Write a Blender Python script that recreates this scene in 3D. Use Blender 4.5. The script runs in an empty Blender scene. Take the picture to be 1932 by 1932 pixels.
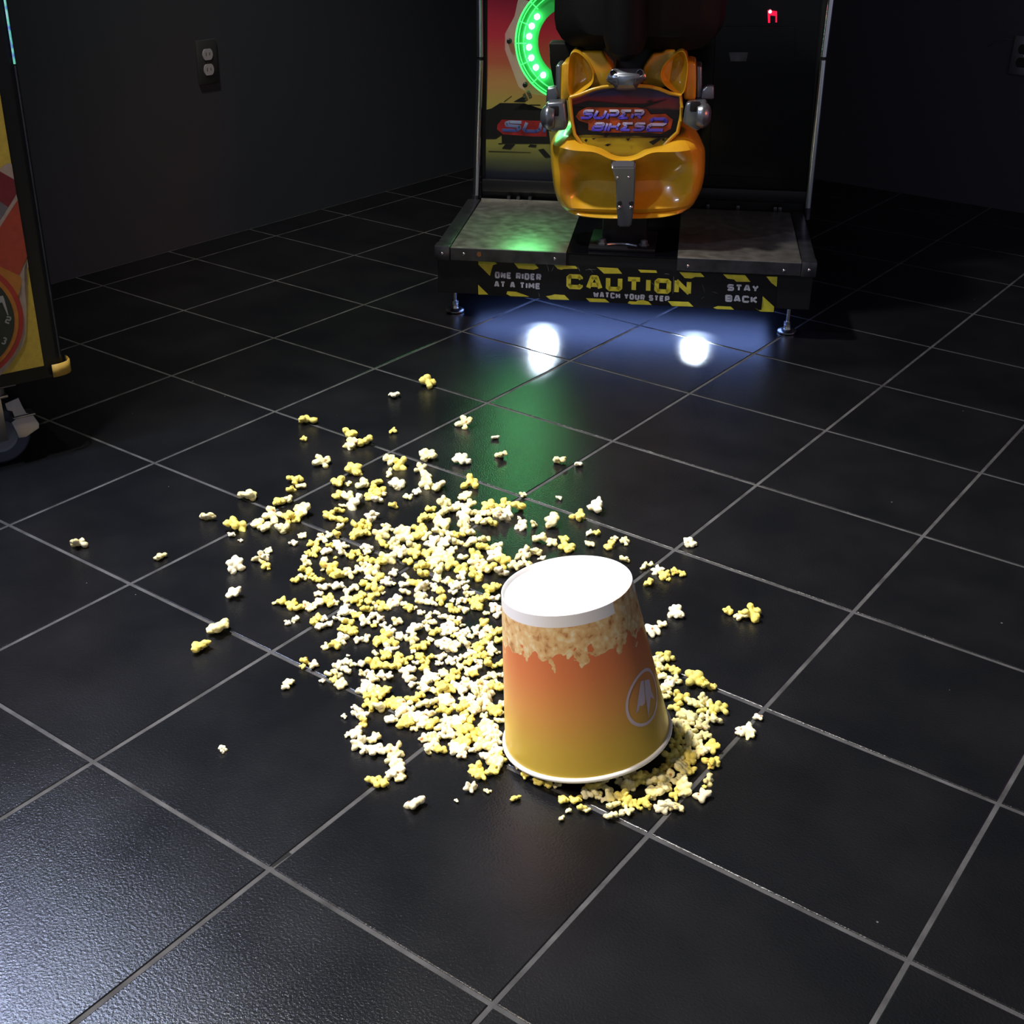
import bpy, bmesh, math, random
from mathutils import Vector, Matrix, noise
from math import pi, sin, cos, radians, hypot, atan2
random.seed(7)
SC = bpy.context.scene
COL = SC.collection

# ---------------------------------------------------------------- camera
cam = bpy.data.cameras.new('camera'); co = bpy.data.objects.new('camera', cam); COL.objects.link(co)
cam.sensor_width = 36; cam.sensor_height = 36; cam.lens = 44.2211; cam.clip_start = .05
co.matrix_world = Matrix([[0.81031, -0.288631, 0.50999, 1.421383], [0.585603, 0.366765, -0.722878, -0.394701], [0.021598, 0.884407, 0.466216, 1.004562], [0, 0, 0, 1]])
SC.camera = co
SC.view_settings.view_transform = 'Standard'; SC.view_settings.look = 'None'
SC.view_settings.gamma = 1; SC.view_settings.exposure = 0.0; SC.view_settings.use_curve_mapping = False

# ---------------------------------------------------------------- world and room lights
w = bpy.data.worlds.new('dim_room'); SC.world = w; w.use_nodes = True
w.node_tree.nodes['Background'].inputs[0].default_value = (.80, .86, 1, 1)
w.node_tree.nodes['Background'].inputs[1].default_value = .21
def lamp(name, kind, loc, target, energy, color=(1, 1, 1), **kw):
    l = bpy.data.lights.new(name, kind); l.energy = energy; l.color = color
    for k, v in kw.items(): setattr(l, k, v)
    o = bpy.data.objects.new(name, l); COL.objects.link(o); o.location = loc
    o.rotation_euler = (Vector(target) - Vector(loc)).to_track_quat('-Z', 'Y').to_euler()
    return o
# ceiling downlight over the spill (up, left of the tub and a little beyond it)
lamp('ceiling_spotlight', 'SPOT', (-.24, .42, 2.75), (.46, .86, 0), 480, (1, .97, .92), spot_size=radians(50), spot_blend=1, shadow_soft_size=.045)
# added warm fill, behind and left of the camera, to brighten the tub's side
lamp('warm_fill', 'SPOT', (.15, -1.15, 2.15), (.80, .66, .1), 190, (1, .84, .66), spot_size=radians(44), spot_blend=.9, shadow_soft_size=.14)
# cold screen glow of the cabinet on the left
lamp('screen_glow', 'AREA', (-.560, .415, 1.42), (.56, .075, .80), 62, (.60, .70, 1), shape='RECTANGLE', size=.36, size_y=.34)
# wide dim ceiling fixture over the far half of the room
lamp('dim_ceiling_panel', 'AREA', (-.1, 3.0, 3.12), (-.1, 3.0, 0), 2.4, (.9, .92, 1), shape='RECTANGLE', size=2.3, size_y=1.5)
# red and magenta glow from games further right
lamp('red_game_glow', 'SPOT', (1.25, 2.05, .95), (-.02, 2.12, .42), 17, (1, .20, .06), spot_size=radians(40), spot_blend=1, shadow_soft_size=.12)
lamp('magenta_game_glow', 'AREA', (1.9, 2.9, 1.0), (.3, 2.6, .5), 1.2, (.8, .12, .8), shape='RECTANGLE', size=.3, size_y=.7)
# downlight in front of the ride, left of it
lamp('aisle_downlight', 'SPOT', (-.80, 1.12, 2.65), (-.10, 2.25, .3), 240, (1, .96, .88), spot_size=radians(72), spot_blend=.9, shadow_soft_size=.08)

# ---------------------------------------------------------------- materials
def mat(name, color=(.5, .5, .5), rough=.5, metal=0, emit=None, es=0, trans=0, spec=.5, coat=0, ior=1.45):
    m = bpy.data.materials.new(name); m.use_nodes = True
    b = m.node_tree.nodes['Principled BSDF']; i = b.inputs
    i['Base Color'].default_value = (*color, 1); i['Roughness'].default_value = rough; i['Metallic'].default_value = metal
    i['Specular IOR Level'].default_value = spec; i['Transmission Weight'].default_value = trans; i['IOR'].default_value = ior
    i['Coat Weight'].default_value = coat
    if emit: i['Emission Color'].default_value = (*emit, 1); i['Emission Strength'].default_value = es
    return m
def nd(m, t, **kw):
    n = m.node_tree.nodes.new(t)
    for k, v in kw.items():
        if k in n.inputs: n.inputs[k].default_value = v
        else: setattr(n, k, v)
    return n
def lk(m, a, b): m.node_tree.links.new(a, b)
def P(m): return m.node_tree.nodes['Principled BSDF']
def coord(m, kind='Object'): return nd(m, 'ShaderNodeTexCoord').outputs[kind]
def bump(m, scale, strength, dist=.001, detail=2, tex='ShaderNodeTexNoise', kind='Object'):
    n = nd(m, tex); n.inputs['Scale'].default_value = scale
    if 'Detail' in n.inputs: n.inputs['Detail'].default_value = detail
    b = nd(m, 'ShaderNodeBump'); b.inputs['Strength'].default_value = strength; b.inputs['Distance'].default_value = dist
    lk(m, coord(m, kind), n.inputs['Vector']); lk(m, n.outputs[0], b.inputs['Height']); lk(m, b.outputs[0], P(m).inputs['Normal'])
    return n
def ramp(m, fac, stops, interp='LINEAR'):
    r = nd(m, 'ShaderNodeValToRGB'); e = r.color_ramp.elements; r.color_ramp.interpolation = interp
    while len(e) < len(stops): e.new(.5)
    for k, (p, c) in enumerate(stops): e[k].position = p; e[k].color = (*c, 1)
    lk(m, fac, r.inputs[0]); return r.outputs[0]
def math_(m, op, a, b=0.0, c=0.0):
    n = nd(m, 'ShaderNodeMath', operation=op)
    for k, v in enumerate((a, b, c)):
        if isinstance(v, (int, float)): n.inputs[k].default_value = v
        else: lk(m, v, n.inputs[k])
    return n.outputs[0]
def mottle(m, scale, amt, detail=4, target='Base Color', stretch=None):
    """noise between two shades of the material's own colour"""
    c = P(m).inputs['Base Color'].default_value[:3]
    n = nd(m, 'ShaderNodeTexNoise'); n.inputs['Scale'].default_value = scale; n.inputs['Detail'].default_value = detail
    v = coord(m)
    if stretch:
        mp = nd(m, 'ShaderNodeMapping'); mp.inputs['Scale'].default_value = stretch; lk(m, v, mp.inputs[0]); v = mp.outputs[0]
    lk(m, v, n.inputs['Vector'])
    lk(m, ramp(m, n.outputs[0], [(.3, tuple(x * (1 - amt) for x in c)), (.7, tuple(min(1, x * (1 + amt)) for x in c))]), P(m).inputs['Base Color'])
    return n

M = {}
# floor tile: near black, satin with a fine orange-peel surface and sparse pale dust
m = M['tile'] = mat('floor_tile', (.0105, .0108, .0125), .27, spec=.5)
n = nd(m, 'ShaderNodeTexNoise'); n.inputs['Scale'].default_value = 330; n.inputs['Detail'].default_value = 3; n.inputs['Roughness'].default_value = .6
lk(m, coord(m), n.inputs['Vector'])
b = nd(m, 'ShaderNodeBump'); b.inputs['Strength'].default_value = .36; b.inputs['Distance'].default_value = .0014
lk(m, n.outputs[0], b.inputs['Height']); lk(m, b.outputs[0], P(m).inputs['Normal'])
v = nd(m, 'ShaderNodeTexVoronoi'); v.inputs['Scale'].default_value = 26; lk(m, coord(m), v.inputs['Vector'])
n2 = nd(m, 'ShaderNodeTexNoise'); n2.inputs['Scale'].default_value = 3; n2.inputs['Detail'].default_value = 5; lk(m, coord(m), n2.inputs['Vector'])
thr = math_(m, 'MULTIPLY', math_(m, 'SUBTRACT', n2.outputs[0], .42), .20)
dust = math_(m, 'LESS_THAN', v.outputs['Distance'], thr)
seen = math_(m, 'GREATER_THAN', nd(m, 'ShaderNodeSeparateColor').outputs[0], .5)
sep = [x for x in m.node_tree.nodes if x.type == 'SEPARATE_COLOR'][0]; lk(m, v.outputs['Color'], sep.inputs[0])
dm = math_(m, 'MULTIPLY', dust, seen)
mx = nd(m, 'ShaderNodeMix', data_type='RGBA'); lk(m, dm, mx.inputs['Factor'])
sm = nd(m, 'ShaderNodeTexNoise'); sm.inputs['Scale'].default_value = 6; sm.inputs['Detail'].default_value = 6; lk(m, coord(m), sm.inputs['Vector'])
lk(m, ramp(m, sm.outputs[0], [(.35, (.0052, .0056, .0068)), (.75, (.0098, .0098, .0112))]), mx.inputs[6]); mx.inputs[7].default_value = (.12, .12, .12, 1)
lk(m, mx.outputs[2], P(m).inputs['Base Color'])
lk(m, math_(m, 'MULTIPLY_ADD', sm.outputs[0], .12, .17), P(m).inputs['Roughness'])
m = M['grout'] = mat('grout', (.066, .064, .064), .85, spec=.2); mottle(m, 22, .45, 6); bump(m, 500, .6, .001)
m = M['scuff'] = mat('missing_grout', (.004, .004, .004), .9)
m = M['wall'] = mat('black_wall_paint', (.060, .064, .074), .75, spec=.25); bump(m, 160, .25, .001)
m = M['ceiling'] = mat('black_ceiling', (.012, .012, .012), .9)
m = M['black'] = mat('black_powder_coat', (.006, .006, .008), .42); bump(m, 300, .15, .0005)
m = M['blackgloss'] = mat('glossy_black_panel', (.002, .002, .0035), .14, spec=.32)
m = M['rubber'] = mat('black_rubber', (.012, .012, .012), .7)
m = M['vinyl'] = mat('black_vinyl', (.004, .004, .004), .6, spec=.25); bump(m, 220, .3, .0008)
m = M['chrome'] = mat('chrome', (.75, .78, .85), .2, 1)
m = M['zinc'] = mat('zinc_plated_steel', (.62, .63, .62), .24, 1)
m = M['cast'] = mat('cast_metal_paint', (.20, .22, .25), .30, .75); bump(m, 120, .1, .0005)
m = M['plate'] = mat('worn_steel_plate', (.30, .29, .26), .32, .85); n = mottle(m, 38, .2, 6)
lk(m, math_(m, 'MULTIPLY_ADD', n.outputs[0], .25, .26), P(m).inputs['Roughness']); bump(m, 26, .22, .003, 4)
m = M['flange'] = mat('plate_edge_steel', (.10, .10, .115), .36, .9); mottle(m, 30, .3)
m = M['yellow'] = mat('hazard_yellow', (.55, .50, .035), .5); mottle(m, 60, .15)
m = M['signblack'] = mat('sticker_black', (.0045, .0045, .006), .33)
m = M['signwhite'] = mat('sticker_white', (.48, .50, .55), .5); mottle(m, 300, .2)
m = M['shell'] = mat('yellow_pearl_plastic', (.66, .36, .018), .24, coat=.3); mottle(m, 30, .08)
m = M['white_plastic'] = mat('outlet_plastic', (.50, .50, .50), .4)
m = M['outletplate'] = mat('dark_outlet_plate', (.05, .053, .053), .35)
m = M['steelplate'] = mat('brushed_outlet_plate', (.30, .31, .34), .38, .8)
m = M['led'] = mat('green_led', (.5, 1, .6), .3, emit=(.55, 1, .72), es=34)
m = M['ringedge'] = mat('edge_lit_acrylic', (.05, .5, .1), .2, emit=(.06, 1, .16), es=1.5)
m = M['ringplate'] = mat('green_lit_acrylic_body', (.02, .25, .05), .2, emit=(.03, .8, .10), es=.12)
m = M['clear'] = mat('clear_acrylic', (.75, .85, .80), .08, trans=.0); P(m).inputs['Alpha'].default_value = .16
m = M['floorled'] = mat('white_led_lens', (1, 1, 1), .3, emit=(.75, .86, 1), es=3)
m = M['redled'] = mat('red_button_lens', (.3, 0, .01), .2, emit=(1, .01, .06), es=1.1)
m = M['redspark'] = mat('red_button_bulb', (.3, 0, .01), .2, emit=(1, .25, .28), es=6)
m = M['strap'] = mat('yellow_corner_guard', (.50, .30, .05), .5)
m = M['wheelrubber'] = mat('blue_grey_caster_rubber', (.05, .06, .10), .5)
m = M['hub'] = mat('grey_caster_hub', (.20, .22, .28), .4)
m = M['caster'] = mat('caster_steel', (.30, .27, .27), .36, .85)
m = M['cabedge'] = mat('cabinet_edge_trim', (.008, .0075, .009), .45, spec=.25)
for nm, c in dict(art_yellow=(.46, .31, .035), art_red=(.30, .03, .012), art_crimson=(.14, .004, .012), art_orange=(.36, .12, .012), art_cream=(.32, .23, .18),
                  art_grey=(.11, .09, .10), art_dial=(.008, .013, .010), art_ringred=(.30, .016, .012), art_white=(.26, .25, .23)).items():
    m = M[nm] = mat(nm, c, .5); mottle(m, 90, .12)
m = M['trimglint'] = mat('painted_trim_glint', (.2, .3, .3), .3, emit=(.2, .9, .7), es=.5)  # emission painted in for coloured glitter reflected by the trim
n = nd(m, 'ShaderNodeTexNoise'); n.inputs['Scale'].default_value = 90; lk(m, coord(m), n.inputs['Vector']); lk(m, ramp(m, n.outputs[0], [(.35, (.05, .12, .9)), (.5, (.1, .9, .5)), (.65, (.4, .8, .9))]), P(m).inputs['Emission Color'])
M['screen'] = mat('lit_screen', (.1, .1, .12), .3, emit=(.60, .72, 1), es=1.2)
# printed art on the ride: colours change with height on the panel (a printed fade)
def zprint(name, z0, z1, stops, axis=2, rough=.3, nscale=0, namt=0):
    m = M[name] = mat(name, (.5, .5, .5), rough)
    s = nd(m, 'ShaderNodeSeparateXYZ'); lk(m, coord(m), s.inputs[0])
    f = nd(m, 'ShaderNodeMapRange'); f.inputs['From Min'].default_value = z0; f.inputs['From Max'].default_value = z1
    z = s.outputs[axis]
    if nscale:
        n = nd(m, 'ShaderNodeTexNoise'); n.inputs['Scale'].default_value = nscale; n.inputs['Detail'].default_value = 6
        mp = nd(m, 'ShaderNodeMapping'); mp.inputs['Scale'].default_value = (.5, 1, 1.6); lk(m, coord(m), mp.inputs[0]); lk(m, mp.outputs[0], n.inputs['Vector'])
        z = math_(m, 'ADD', z, math_(m, 'MULTIPLY', math_(m, 'SUBTRACT', n.outputs[0], .5), namt))
    lk(m, z, f.inputs['Value']); lk(m, ramp(m, f.outputs[0], stops), P(m).inputs['Base Color']); return m
Z = lambda p: p[2]
zt, zb = Z((-0.3580, 0.4300, 0.6754)), Z((-0.3576, 0.4300, 0.2143))
def fz(y): return (Z_of(y) - zb) / (zt - zb)
def Z_of(y): return zt + (zb - zt) * y / 350
zprint('side_print', zb, zt, [(0, (.0035, .004, .010)), (fz(325), (0.009, 0.010, 0.024)), (fz(300), (0.076, 0.085, 0.037)), (fz(270), (0.221, 0.212, 0.051)), (fz(190), (0.340, 0.272, 0.060)),
                              (fz(150), (0.408, 0.204, 0.068)), (fz(110), (0.374, 0.085, 0.043)), (fz(60), (0.374, 0.020, 0.037)), (1, (.16, .004, .02))], nscale=14, namt=.03)
bt, bb = Z((-0.0406, -0.0000, 0.5447)), Z((-0.0340, 0.0000, 0.3902))
def gz(y): return (bt + (bb - bt) * (y - 520) / 680 - bb) / (bt - bb)
zprint('badge_print', bb, bt, [(0, (.12, .075, .006)), (gz(1150), (.35, .27, .012)), (gz(1010), (.42, .34, .015)), (gz(990), (.008, .006, .009)), (gz(730), (.010, .005, .010)),
                               (gz(700), (.16, .025, .022)), (gz(630), (.15, .014, .03)), (gz(600), (.045, .020, .075)), (1, (.016, .012, .06))], rough=.22, nscale=40, namt=.010)
m = M['logo_orange'] = mat('logo_glow_orange', (.36, .06, .012), .3); mottle(m, 45, .6)
m = M['logo_red'] = mat('logo_red', (.24, .012, .014), .3); mottle(m, 40, .5)
zprint('logo_blue', 0, 1, [(0, (.03, .015, .48)), (1, (.42, .48, .95))], rough=.25)

# ---------------------------------------------------------------- mesh helpers
def obj(name, bm, m, parent=None, smooth=False):
    me = bpy.data.meshes.new(name); bm.to_mesh(me); bm.free()
    for k in (m if isinstance(m, (list, tuple)) else [m]): me.materials.append(M[k] if isinstance(k, str) else k)
    if smooth:
        me.polygons.foreach_set('use_smooth', [True] * len(me.polygons))
        if smooth != 'all': me.set_sharp_from_angle(angle=radians(38))
    o = bpy.data.objects.new(name, me); COL.objects.link(o)
    if parent: o.parent = parent
    return o
def thing(name, label, cat, matrix=None, group=None):
    o = bpy.data.objects.new(name, None); COL.objects.link(o); o.empty_display_size = .05
    if matrix is not None: o.matrix_world = matrix
    o['label'] = label; o['category'] = cat
    if group: o['group'] = group
    return o
def structure(o): o['kind'] = 'structure'; return o
def BM(): return bmesh.new()
def box(bm, lo, hi, bev=0, seg=2):
    vs = [bm.verts.new((x, y, z)) for x in (lo[0], hi[0]) for y in (lo[1], hi[1]) for z in (lo[2], hi[2])]
    fs = [bm.faces.new([vs[k] for k in q]) for q in ((0, 1, 3, 2), (4, 6, 7, 5), (0, 4, 5, 1), (2, 3, 7, 6), (0, 2, 6, 4), (1, 5, 7, 3))]
    if bev:
        es = {e for f in fs for e in f.edges}
        bmesh.ops.bevel(bm, geom=list(es), offset=bev, segments=seg, affect='EDGES', profile=.5)
    return bm
def prism(bm, pts, d, bev=0):
    """closed polygon (3D points, coplanar) thickened along vector d"""
    d = Vector(d); a = [bm.verts.new(Vector(p)) for p in pts]; b_ = [bm.verts.new(Vector(p) + d) for p in pts]; n = len(pts)
    fs = [bm.faces.new(a), bm.faces.new(b_[::-1])] + [bm.faces.new((a[k], b_[k], b_[(k + 1) % n], a[(k + 1) % n])) for k in range(n)]
    bmesh.ops.recalc_face_normals(bm, faces=fs)
    if bev: bmesh.ops.bevel(bm, geom=list({e for f in fs for e in f.edges}), offset=bev, segments=3, affect='EDGES', profile=.5)
    return bm
def tube(bm, pts, r, seg=12, cap=True):
    pts = [Vector(p) for p in pts]; rings = []
    up = Vector((0, 0, 1))
    for k, p in enumerate(pts):
        t = (pts[min(k + 1, len(pts) - 1)] - pts[max(k - 1, 0)]).normalized()
        a = t.cross(up); a = a.normalized() if a.length > .05 else t.cross(Vector((0, 1, 0))).normalized()
        b_ = t.cross(a); rr = r[k] if isinstance(r, (list, tuple)) else r
        rings.append([bm.verts.new(p + a * rr * cos(2 * pi * j / seg) + b_ * rr * sin(2 * pi * j / seg)) for j in range(seg)])
    for u, v_ in zip(rings, rings[1:]):
        for j in range(seg): bm.faces.new((u[j], u[(j + 1) % seg], v_[(j + 1) % seg], v_[j]))
    if cap: bm.faces.new(rings[0][::-1]); bm.faces.new(rings[-1])
    bmesh.ops.recalc_face_normals(bm, faces=bm.faces[:])
    return bm
def lathe(bm, prof, c=(0, 0, 0), seg=32, mtx=None):
    rings = []; c = Vector(c)
    for r, z in prof:
        if r < 1e-6: rings.append([bm.verts.new(Vector((0, 0, z)))])
        else: rings.append([bm.verts.new(Vector((r * cos(2 * pi * j / seg), r * sin(2 * pi * j / seg), z))) for j in range(seg)])
    nv = [v for q in rings for v in q]
    for u, v_ in zip(rings, rings[1:]):
        for j in range(seg):
            k = (j + 1) % seg
            if len(u) == 1 and len(v_) == 1: continue
            if len(u) == 1: bm.faces.new((u[0], v_[k], v_[j]))
            elif len(v_) == 1: bm.faces.new((u[j], u[k], v_[0]))
            else: bm.faces.new((u[j], u[k], v_[k], v_[j]))
    for v in nv: v.co = (mtx @ v.co if mtx else v.co) + c
    return bm
def fan(bm, pts, mi=0):
    f = bm.faces.new([bm.verts.new(Vector(p)) for p in pts]); f.material_index = mi; return f
def flat(bm, pts, off=(0, 0, 0)):
    """flat printed patch, triangulated so that concave outlines hold"""
    f = fan(bm, [Vector(p) + Vector(off) for p in pts]); bmesh.ops.triangulate(bm, faces=[f])
ALONG_Y = Matrix.Rotation(pi / 2, 4, 'X')   # lathe axis turned to face the viewer (-y)
ALONG_X = Matrix.Rotation(pi / 2, 4, 'Y')

# squared stroke lettering: each glyph is a list of polylines in a unit box
GL = {'A': [[(0, 0), (.33, 1), (.67, 1), (1, 0)], [(.17, .3), (.83, .3)]], 'B': [[(0, 0), (0, 1), (.85, 1), (1, .87), (1, .62), (.86, .5), (1, .38), (1, .13), (.85, 0), (0, 0)], [(0, .5), (.86, .5)]],
      'C': [[(1, .78), (1, .88), (.88, 1), (.14, 1), (0, .86), (0, .14), (.14, 0), (.88, 0), (1, .12), (1, .22)]], 'D': [[(0, 0), (0, 1), (.8, 1), (1, .82), (1, .18), (.8, 0), (0, 0)]],
      'E': [[(1, 1), (0, 1), (0, 0), (1, 0)], [(0, .5), (.85, .5)]], 'H': [[(0, 0), (0, 1)], [(1, 0), (1, 1)], [(0, .5), (1, .5)]], 'I': [[(.5, 0), (.5, 1)]],
      'K': [[(0, 0), (0, 1)], [(1, 1), (.2, .5), (1, 0)]], 'M': [[(0, 0), (0, 1), (.5, .35), (1, 1), (1, 0)]], 'N': [[(0, 0), (0, 1), (1, 0), (1, 1)]],
      'O': [[(.14, 0), (0, .14), (0, .86), (.14, 1), (.86, 1), (1, .86), (1, .14), (.86, 0), (.14, 0)]], 'P': [[(0, 0), (0, 1), (.86, 1), (1, .86), (1, .52), (.86, .4), (0, .4)]],
      'R': [[(0, 0), (0, 1), (.86, 1), (1, .86), (1, .6), (.86, .46), (0, .46)], [(.5, .46), (1, 0)]], 'S': [[(1, .85), (.86, 1), (.14, 1), (0, .86), (0, .64), (.14, .5), (.86, .5), (1, .38), (1, .14), (.86, 0), (.14, 0), (0, .15)]],
      'T': [[(0, 1), (1, 1)], [(.5, 1), (.5, 0)]], 'U': [[(0, 1), (0, .14), (.14, 0), (.86, 0), (1, .14), (1, 1)]], 'W': [[(0, 1), (.22, 0), (.5, .7), (.78, 0), (1, 1)]], 'Y': [[(0, 1), (.5, .45), (1, 1)], [(.5, .45), (.5, 0)]],
      '2': [[(0, .82), (.14, 1), (.86, 1), (1, .86), (1, .64), (.86, .5), (.14, .5), (0, .36), (0, 0), (1, 0)]], '3': [[(0, .9), (.2, 1), (.8, 1), (1, .8), (.8, .55), (.4, .52)], [(.8, .55), (1, .25), (.8, 0), (.2, 0), (0, .1)]],
      # the sloped game lettering: open strokes, E drawn like a sigma, K drawn with a low bar
      's': [[(1, 1), (.22, 1), (.05, .85), (.12, .58), (.95, .52), (.98, .3), (.8, .02), (-.1, .02)]], 'u': [[(.08, 1), (0, .2), (.15, 0), (.8, 0), (1, .25), (1, 1)]], 'p': [[(.05, -.1), (.05, .6)], [(0, 1), (.85, 1), (1, .85), (1, .55), (.85, .42), (.25, .42)]],
      'e': [[(1, 1), (0, 1), (.45, .52), (0, .02), (.95, .02)]], 'r': [[(0, 0), (0, .55)], [(0, 1), (.85, 1), (1, .85), (1, .6), (.85, .48), (.2, .48)], [(.5, .48), (1, -.05)]],
      'b': [[(.12, 1), (.85, 1), (1, .86), (.92, .55), (0, .52), (0, .02), (.85, .02), (1, .2), (.92, .55)], [(.12, 1), (.12, .8)]], 'i': [[(.5, 1), (.5, -.12)]], 'k': [[(0, 1), (0, -.12)], [(0, .5), (.8, .5), (.95, 1)], [(.8, .5), (.95, 0)]]}
def text(bm, s, TL, TR, BL, th, gap=.22, slant=0, widths=None, off=(0, 0, 0)):
    """lettering laid in the parallelogram TL-TR-BL; th = stroke thickness as a share of the height"""
    TL, TR, BL = Vector(TL), Vector(TR), Vector(BL); off = Vector(off)
    X = TR - TL; Y = TL - BL; L = X.length; H = Y.length; xh = X / L; yh = Y / H
    wd = [({'I': .34, 'i': .22, ' ': .5, 'M': 1.15, 'W': 1.25}.get(c, 1)) for c in s]
    unit = L / (sum(wd) + gap * (len(s) - 1)); x = 0; t = th * H
    for c, wc in zip(s, wd):
        cw = wc * unit
        for pl in GL.get(c, []):
            pts = []
            for (a, b_) in pl:
                yy = t / 2 + b_ * (H - t); xx = x + t / 2 + a * max(cw - t, 0) if c not in 'Ii' else x + cw / 2
                pts.append(Vector((xx + slant * yy, yy)))
            n = len(pts); closed = (pts[0] - pts[-1]).length < 1e-6
            for k in range(n - 1):
                p, q = pts[k], pts[k + 1]; d = (q - p)
                if d.length < 1e-7: continue
                d.normalize(); nn = Vector((-d.y, d.x)) * t / 2
                e0 = d * t * .20 if (k > 0 or closed) else d * 0; e1 = d * t * .20 if (k < n - 2 or closed) else d * 0
                quad = [p - e0 + nn, p - e0 - nn, q + e1 - nn, q + e1 + nn]
                bm.faces.new([bm.verts.new(BL + xh * v.x + yh * v.y + off) for v in quad])
        x += cw + gap * unit
    return bm

# ---------------------------------------------------------------- floor, walls, ceiling
S = .3048
DA = {-4: -0.0033, -3: -0.0055, -2: -0.0038, -1: 0.0033, 0: 0.0024, 1: -0.0071, 2: -0.006, 3: 0.0022, 4: 0.0179}
DB = {1: 0.0169, 2: 0.0083, 3: 0.0033, 4: 0.0011, 5: -0.0114, 6: -0.0013, 7: -0.0107, 8: -0.0122, 9: -0.0111, 10: 0.0019, 11: 0.0063, 12: 0.0088}
LA = [(a + DA.get(a, 0)) * S for a in range(-6, 11)]
LB = [(b_ + DB.get(b_, 0)) * S for b_ in range(-4, 15)]
WX, WY = -1.332, 3.868
bm = BM(); G = .0026
rnd = random.Random(3)
for i in range(len(LA) - 1):
    for j in range(len(LB) - 1):
        x0, x1, y0, y1 = LA[i] + G, LA[i + 1] - G, LB[j] + G, LB[j + 1] - G
        if x1 < WX + .02 or y0 > WY - .02: continue
        x0 = max(x0, WX + .004); y1 = min(y1, WY - .004)
        bv = .0016; tx, ty = rnd.gauss(0, .0002), rnd.gauss(0, .0002); cx, cy = (x0 + x1) / 2, (y0 + y1) / 2
        zz = lambda x, y: (x - cx) * tx + (y - cy) * ty
        q = [(x0, y0), (x1, y0), (x1, y1), (x0, y1)]; s_ = [(1, 1), (-1, 1), (-1, -1), (1, -1)]
        top = [bm.verts.new((x + a * bv, y + b_ * bv, zz(x, y))) for (x, y), (a, b_) in zip(q, s_)]
        mid = [bm.verts.new((x + a * bv * .3, y + b_ * bv * .3, zz(x, y) - .0006)) for (x, y), (a, b_) in zip(q, s_)]
        low = [bm.verts.new((x, y, -.004)) for (x, y) in q]
        bm.faces.new(top)
        for A_, B_ in ((top, mid), (mid, low)):
            for k in range(4): bm.faces.new((A_[k], B_[k], B_[(k + 1) % 4], A_[(k + 1) % 4]))
f = fan(bm, [(WX, LB[0], -.0011), (LA[-1], LB[0], -.0011), (LA[-1], WY, -.0011), (WX, WY, -.0011)], 1)
# joint with its grout missing, black
mp0, mp1 = Vector((0.6050, 0.3145, 0.0000)), Vector((0.6070, 0.3422, 0.0000))
dd = (mp1 - mp0).normalized(); nn = Vector((-dd.y, dd.x, 0)) * .003
fan(bm, [mp0 + nn + Vector((0, 0, -.0008)), mp0 - nn + Vector((0, 0, -.0008)), mp1 - nn + Vector((0, 0, -.0008)), mp1 + nn + Vector((0, 0, -.0008))], 2)
bmesh.ops.recalc_face_normals(bm, faces=bm.faces[:])
for f in bm.faces:
    if f.normal.z < 0 and len(f.verts) == 4 and abs(f.normal.z) > .9: f.normal_flip()
structure(obj('floor', bm, ['tile', 'grout', 'scuff']))
bm = BM(); box(bm, (WX - .12, LB[0], -.01), (WX, WY + .12, 3.2)); structure(obj('wall_left', bm, 'wall'))
bm = BM(); box(bm, (WX, WY, -.01), (LA[-1], WY + .12, 3.2)); structure(obj('wall_back', bm, 'wall'))
bm = BM(); box(bm, (WX - .12, LB[0], 3.2), (LA[-1], WY + .12, 3.3)); structure(obj('ceiling', bm, 'ceiling'))

# ---------------------------------------------------------------- the motorcycle ride
MM = Matrix([[0.882839, -0.469472, -0.013869, -0.053029], [0.469414, 0.882948, -0.007374, 2.122002], [0.015707, 0.0, 0.999877, 0.0], [0, 0, 0, 1]])
game = thing('arcade_racing_game', 'sit-on motorcycle racing game with yellow tail, green lit ring and caution sticker', 'arcade game', MM)
F_, T_, B_, X0, X1 = -.05, .180, .066, -.437, .446      # platform front, top, bottom, sides
bm = BM(); box(bm, (X0 + .004, F_ + .004, B_), (X1 - .004, .47, T_ - .004), .002); obj('platform', bm, 'black', game)
# steel plates with a folded front lip
def plate(xa, xb, name):
    bm = BM(); z = T_
    box(bm, (xa, F_, z - .004), (xb, .405, z), .0012)
    box(bm, (xa, F_ - .0025, z - .030), (xb, F_ + .002, z - .0005), .001)
    return obj(name, bm, ['plate'], game, True)
def rivets(parent, pts, r=.0035):
    for p in pts:
        bm = BM(); lathe(bm, [(0, .0022), (r * .7, .0018), (r, 0)], p, 12, Matrix.Rotation(pi / 2, 4, 'X')); obj('rivet', bm, 'zinc', parent, 'all')
pl = plate(-.400, -.126, 'foot_plate'); pr = plate(.131, .412, 'foot_plate')
bm = BM(); box(bm, (-.400, F_ - .0042, T_ - .031), (-.126, F_ - .0022, T_ - .0015), .0008); lp = obj('folded_lip', bm, 'flange', pl)
rivets(lp, [(-0.3679, -0.0545, 0.1655), (-0.1530, -0.0545, 0.1635)])
bm = BM(); box(bm, (.131, F_ - .0042, T_ - .031), (.412, F_ - .0022, T_ - .0015), .0008); lp = obj('folded_lip', bm, 'flange', pr)
rivets(lp, [(0.1561, -0.0545, 0.1607), (0.3739, -0.0545, 0.1601)])
bm = BM(); prism(bm, [(-.335, F_ - .0044, T_ - .008), (-.327, F_ - .0044, T_ - .009), (-.326, F_ - .0044, T_ - .018), (-.333, F_ - .0044, T_ - .020), (-.337, F_ - .0044, T_ - .015)], (0, -.0005, 0)); obj('rust_mark', bm, mat('rust', (.25, .10, .03), .7), pl)
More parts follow.
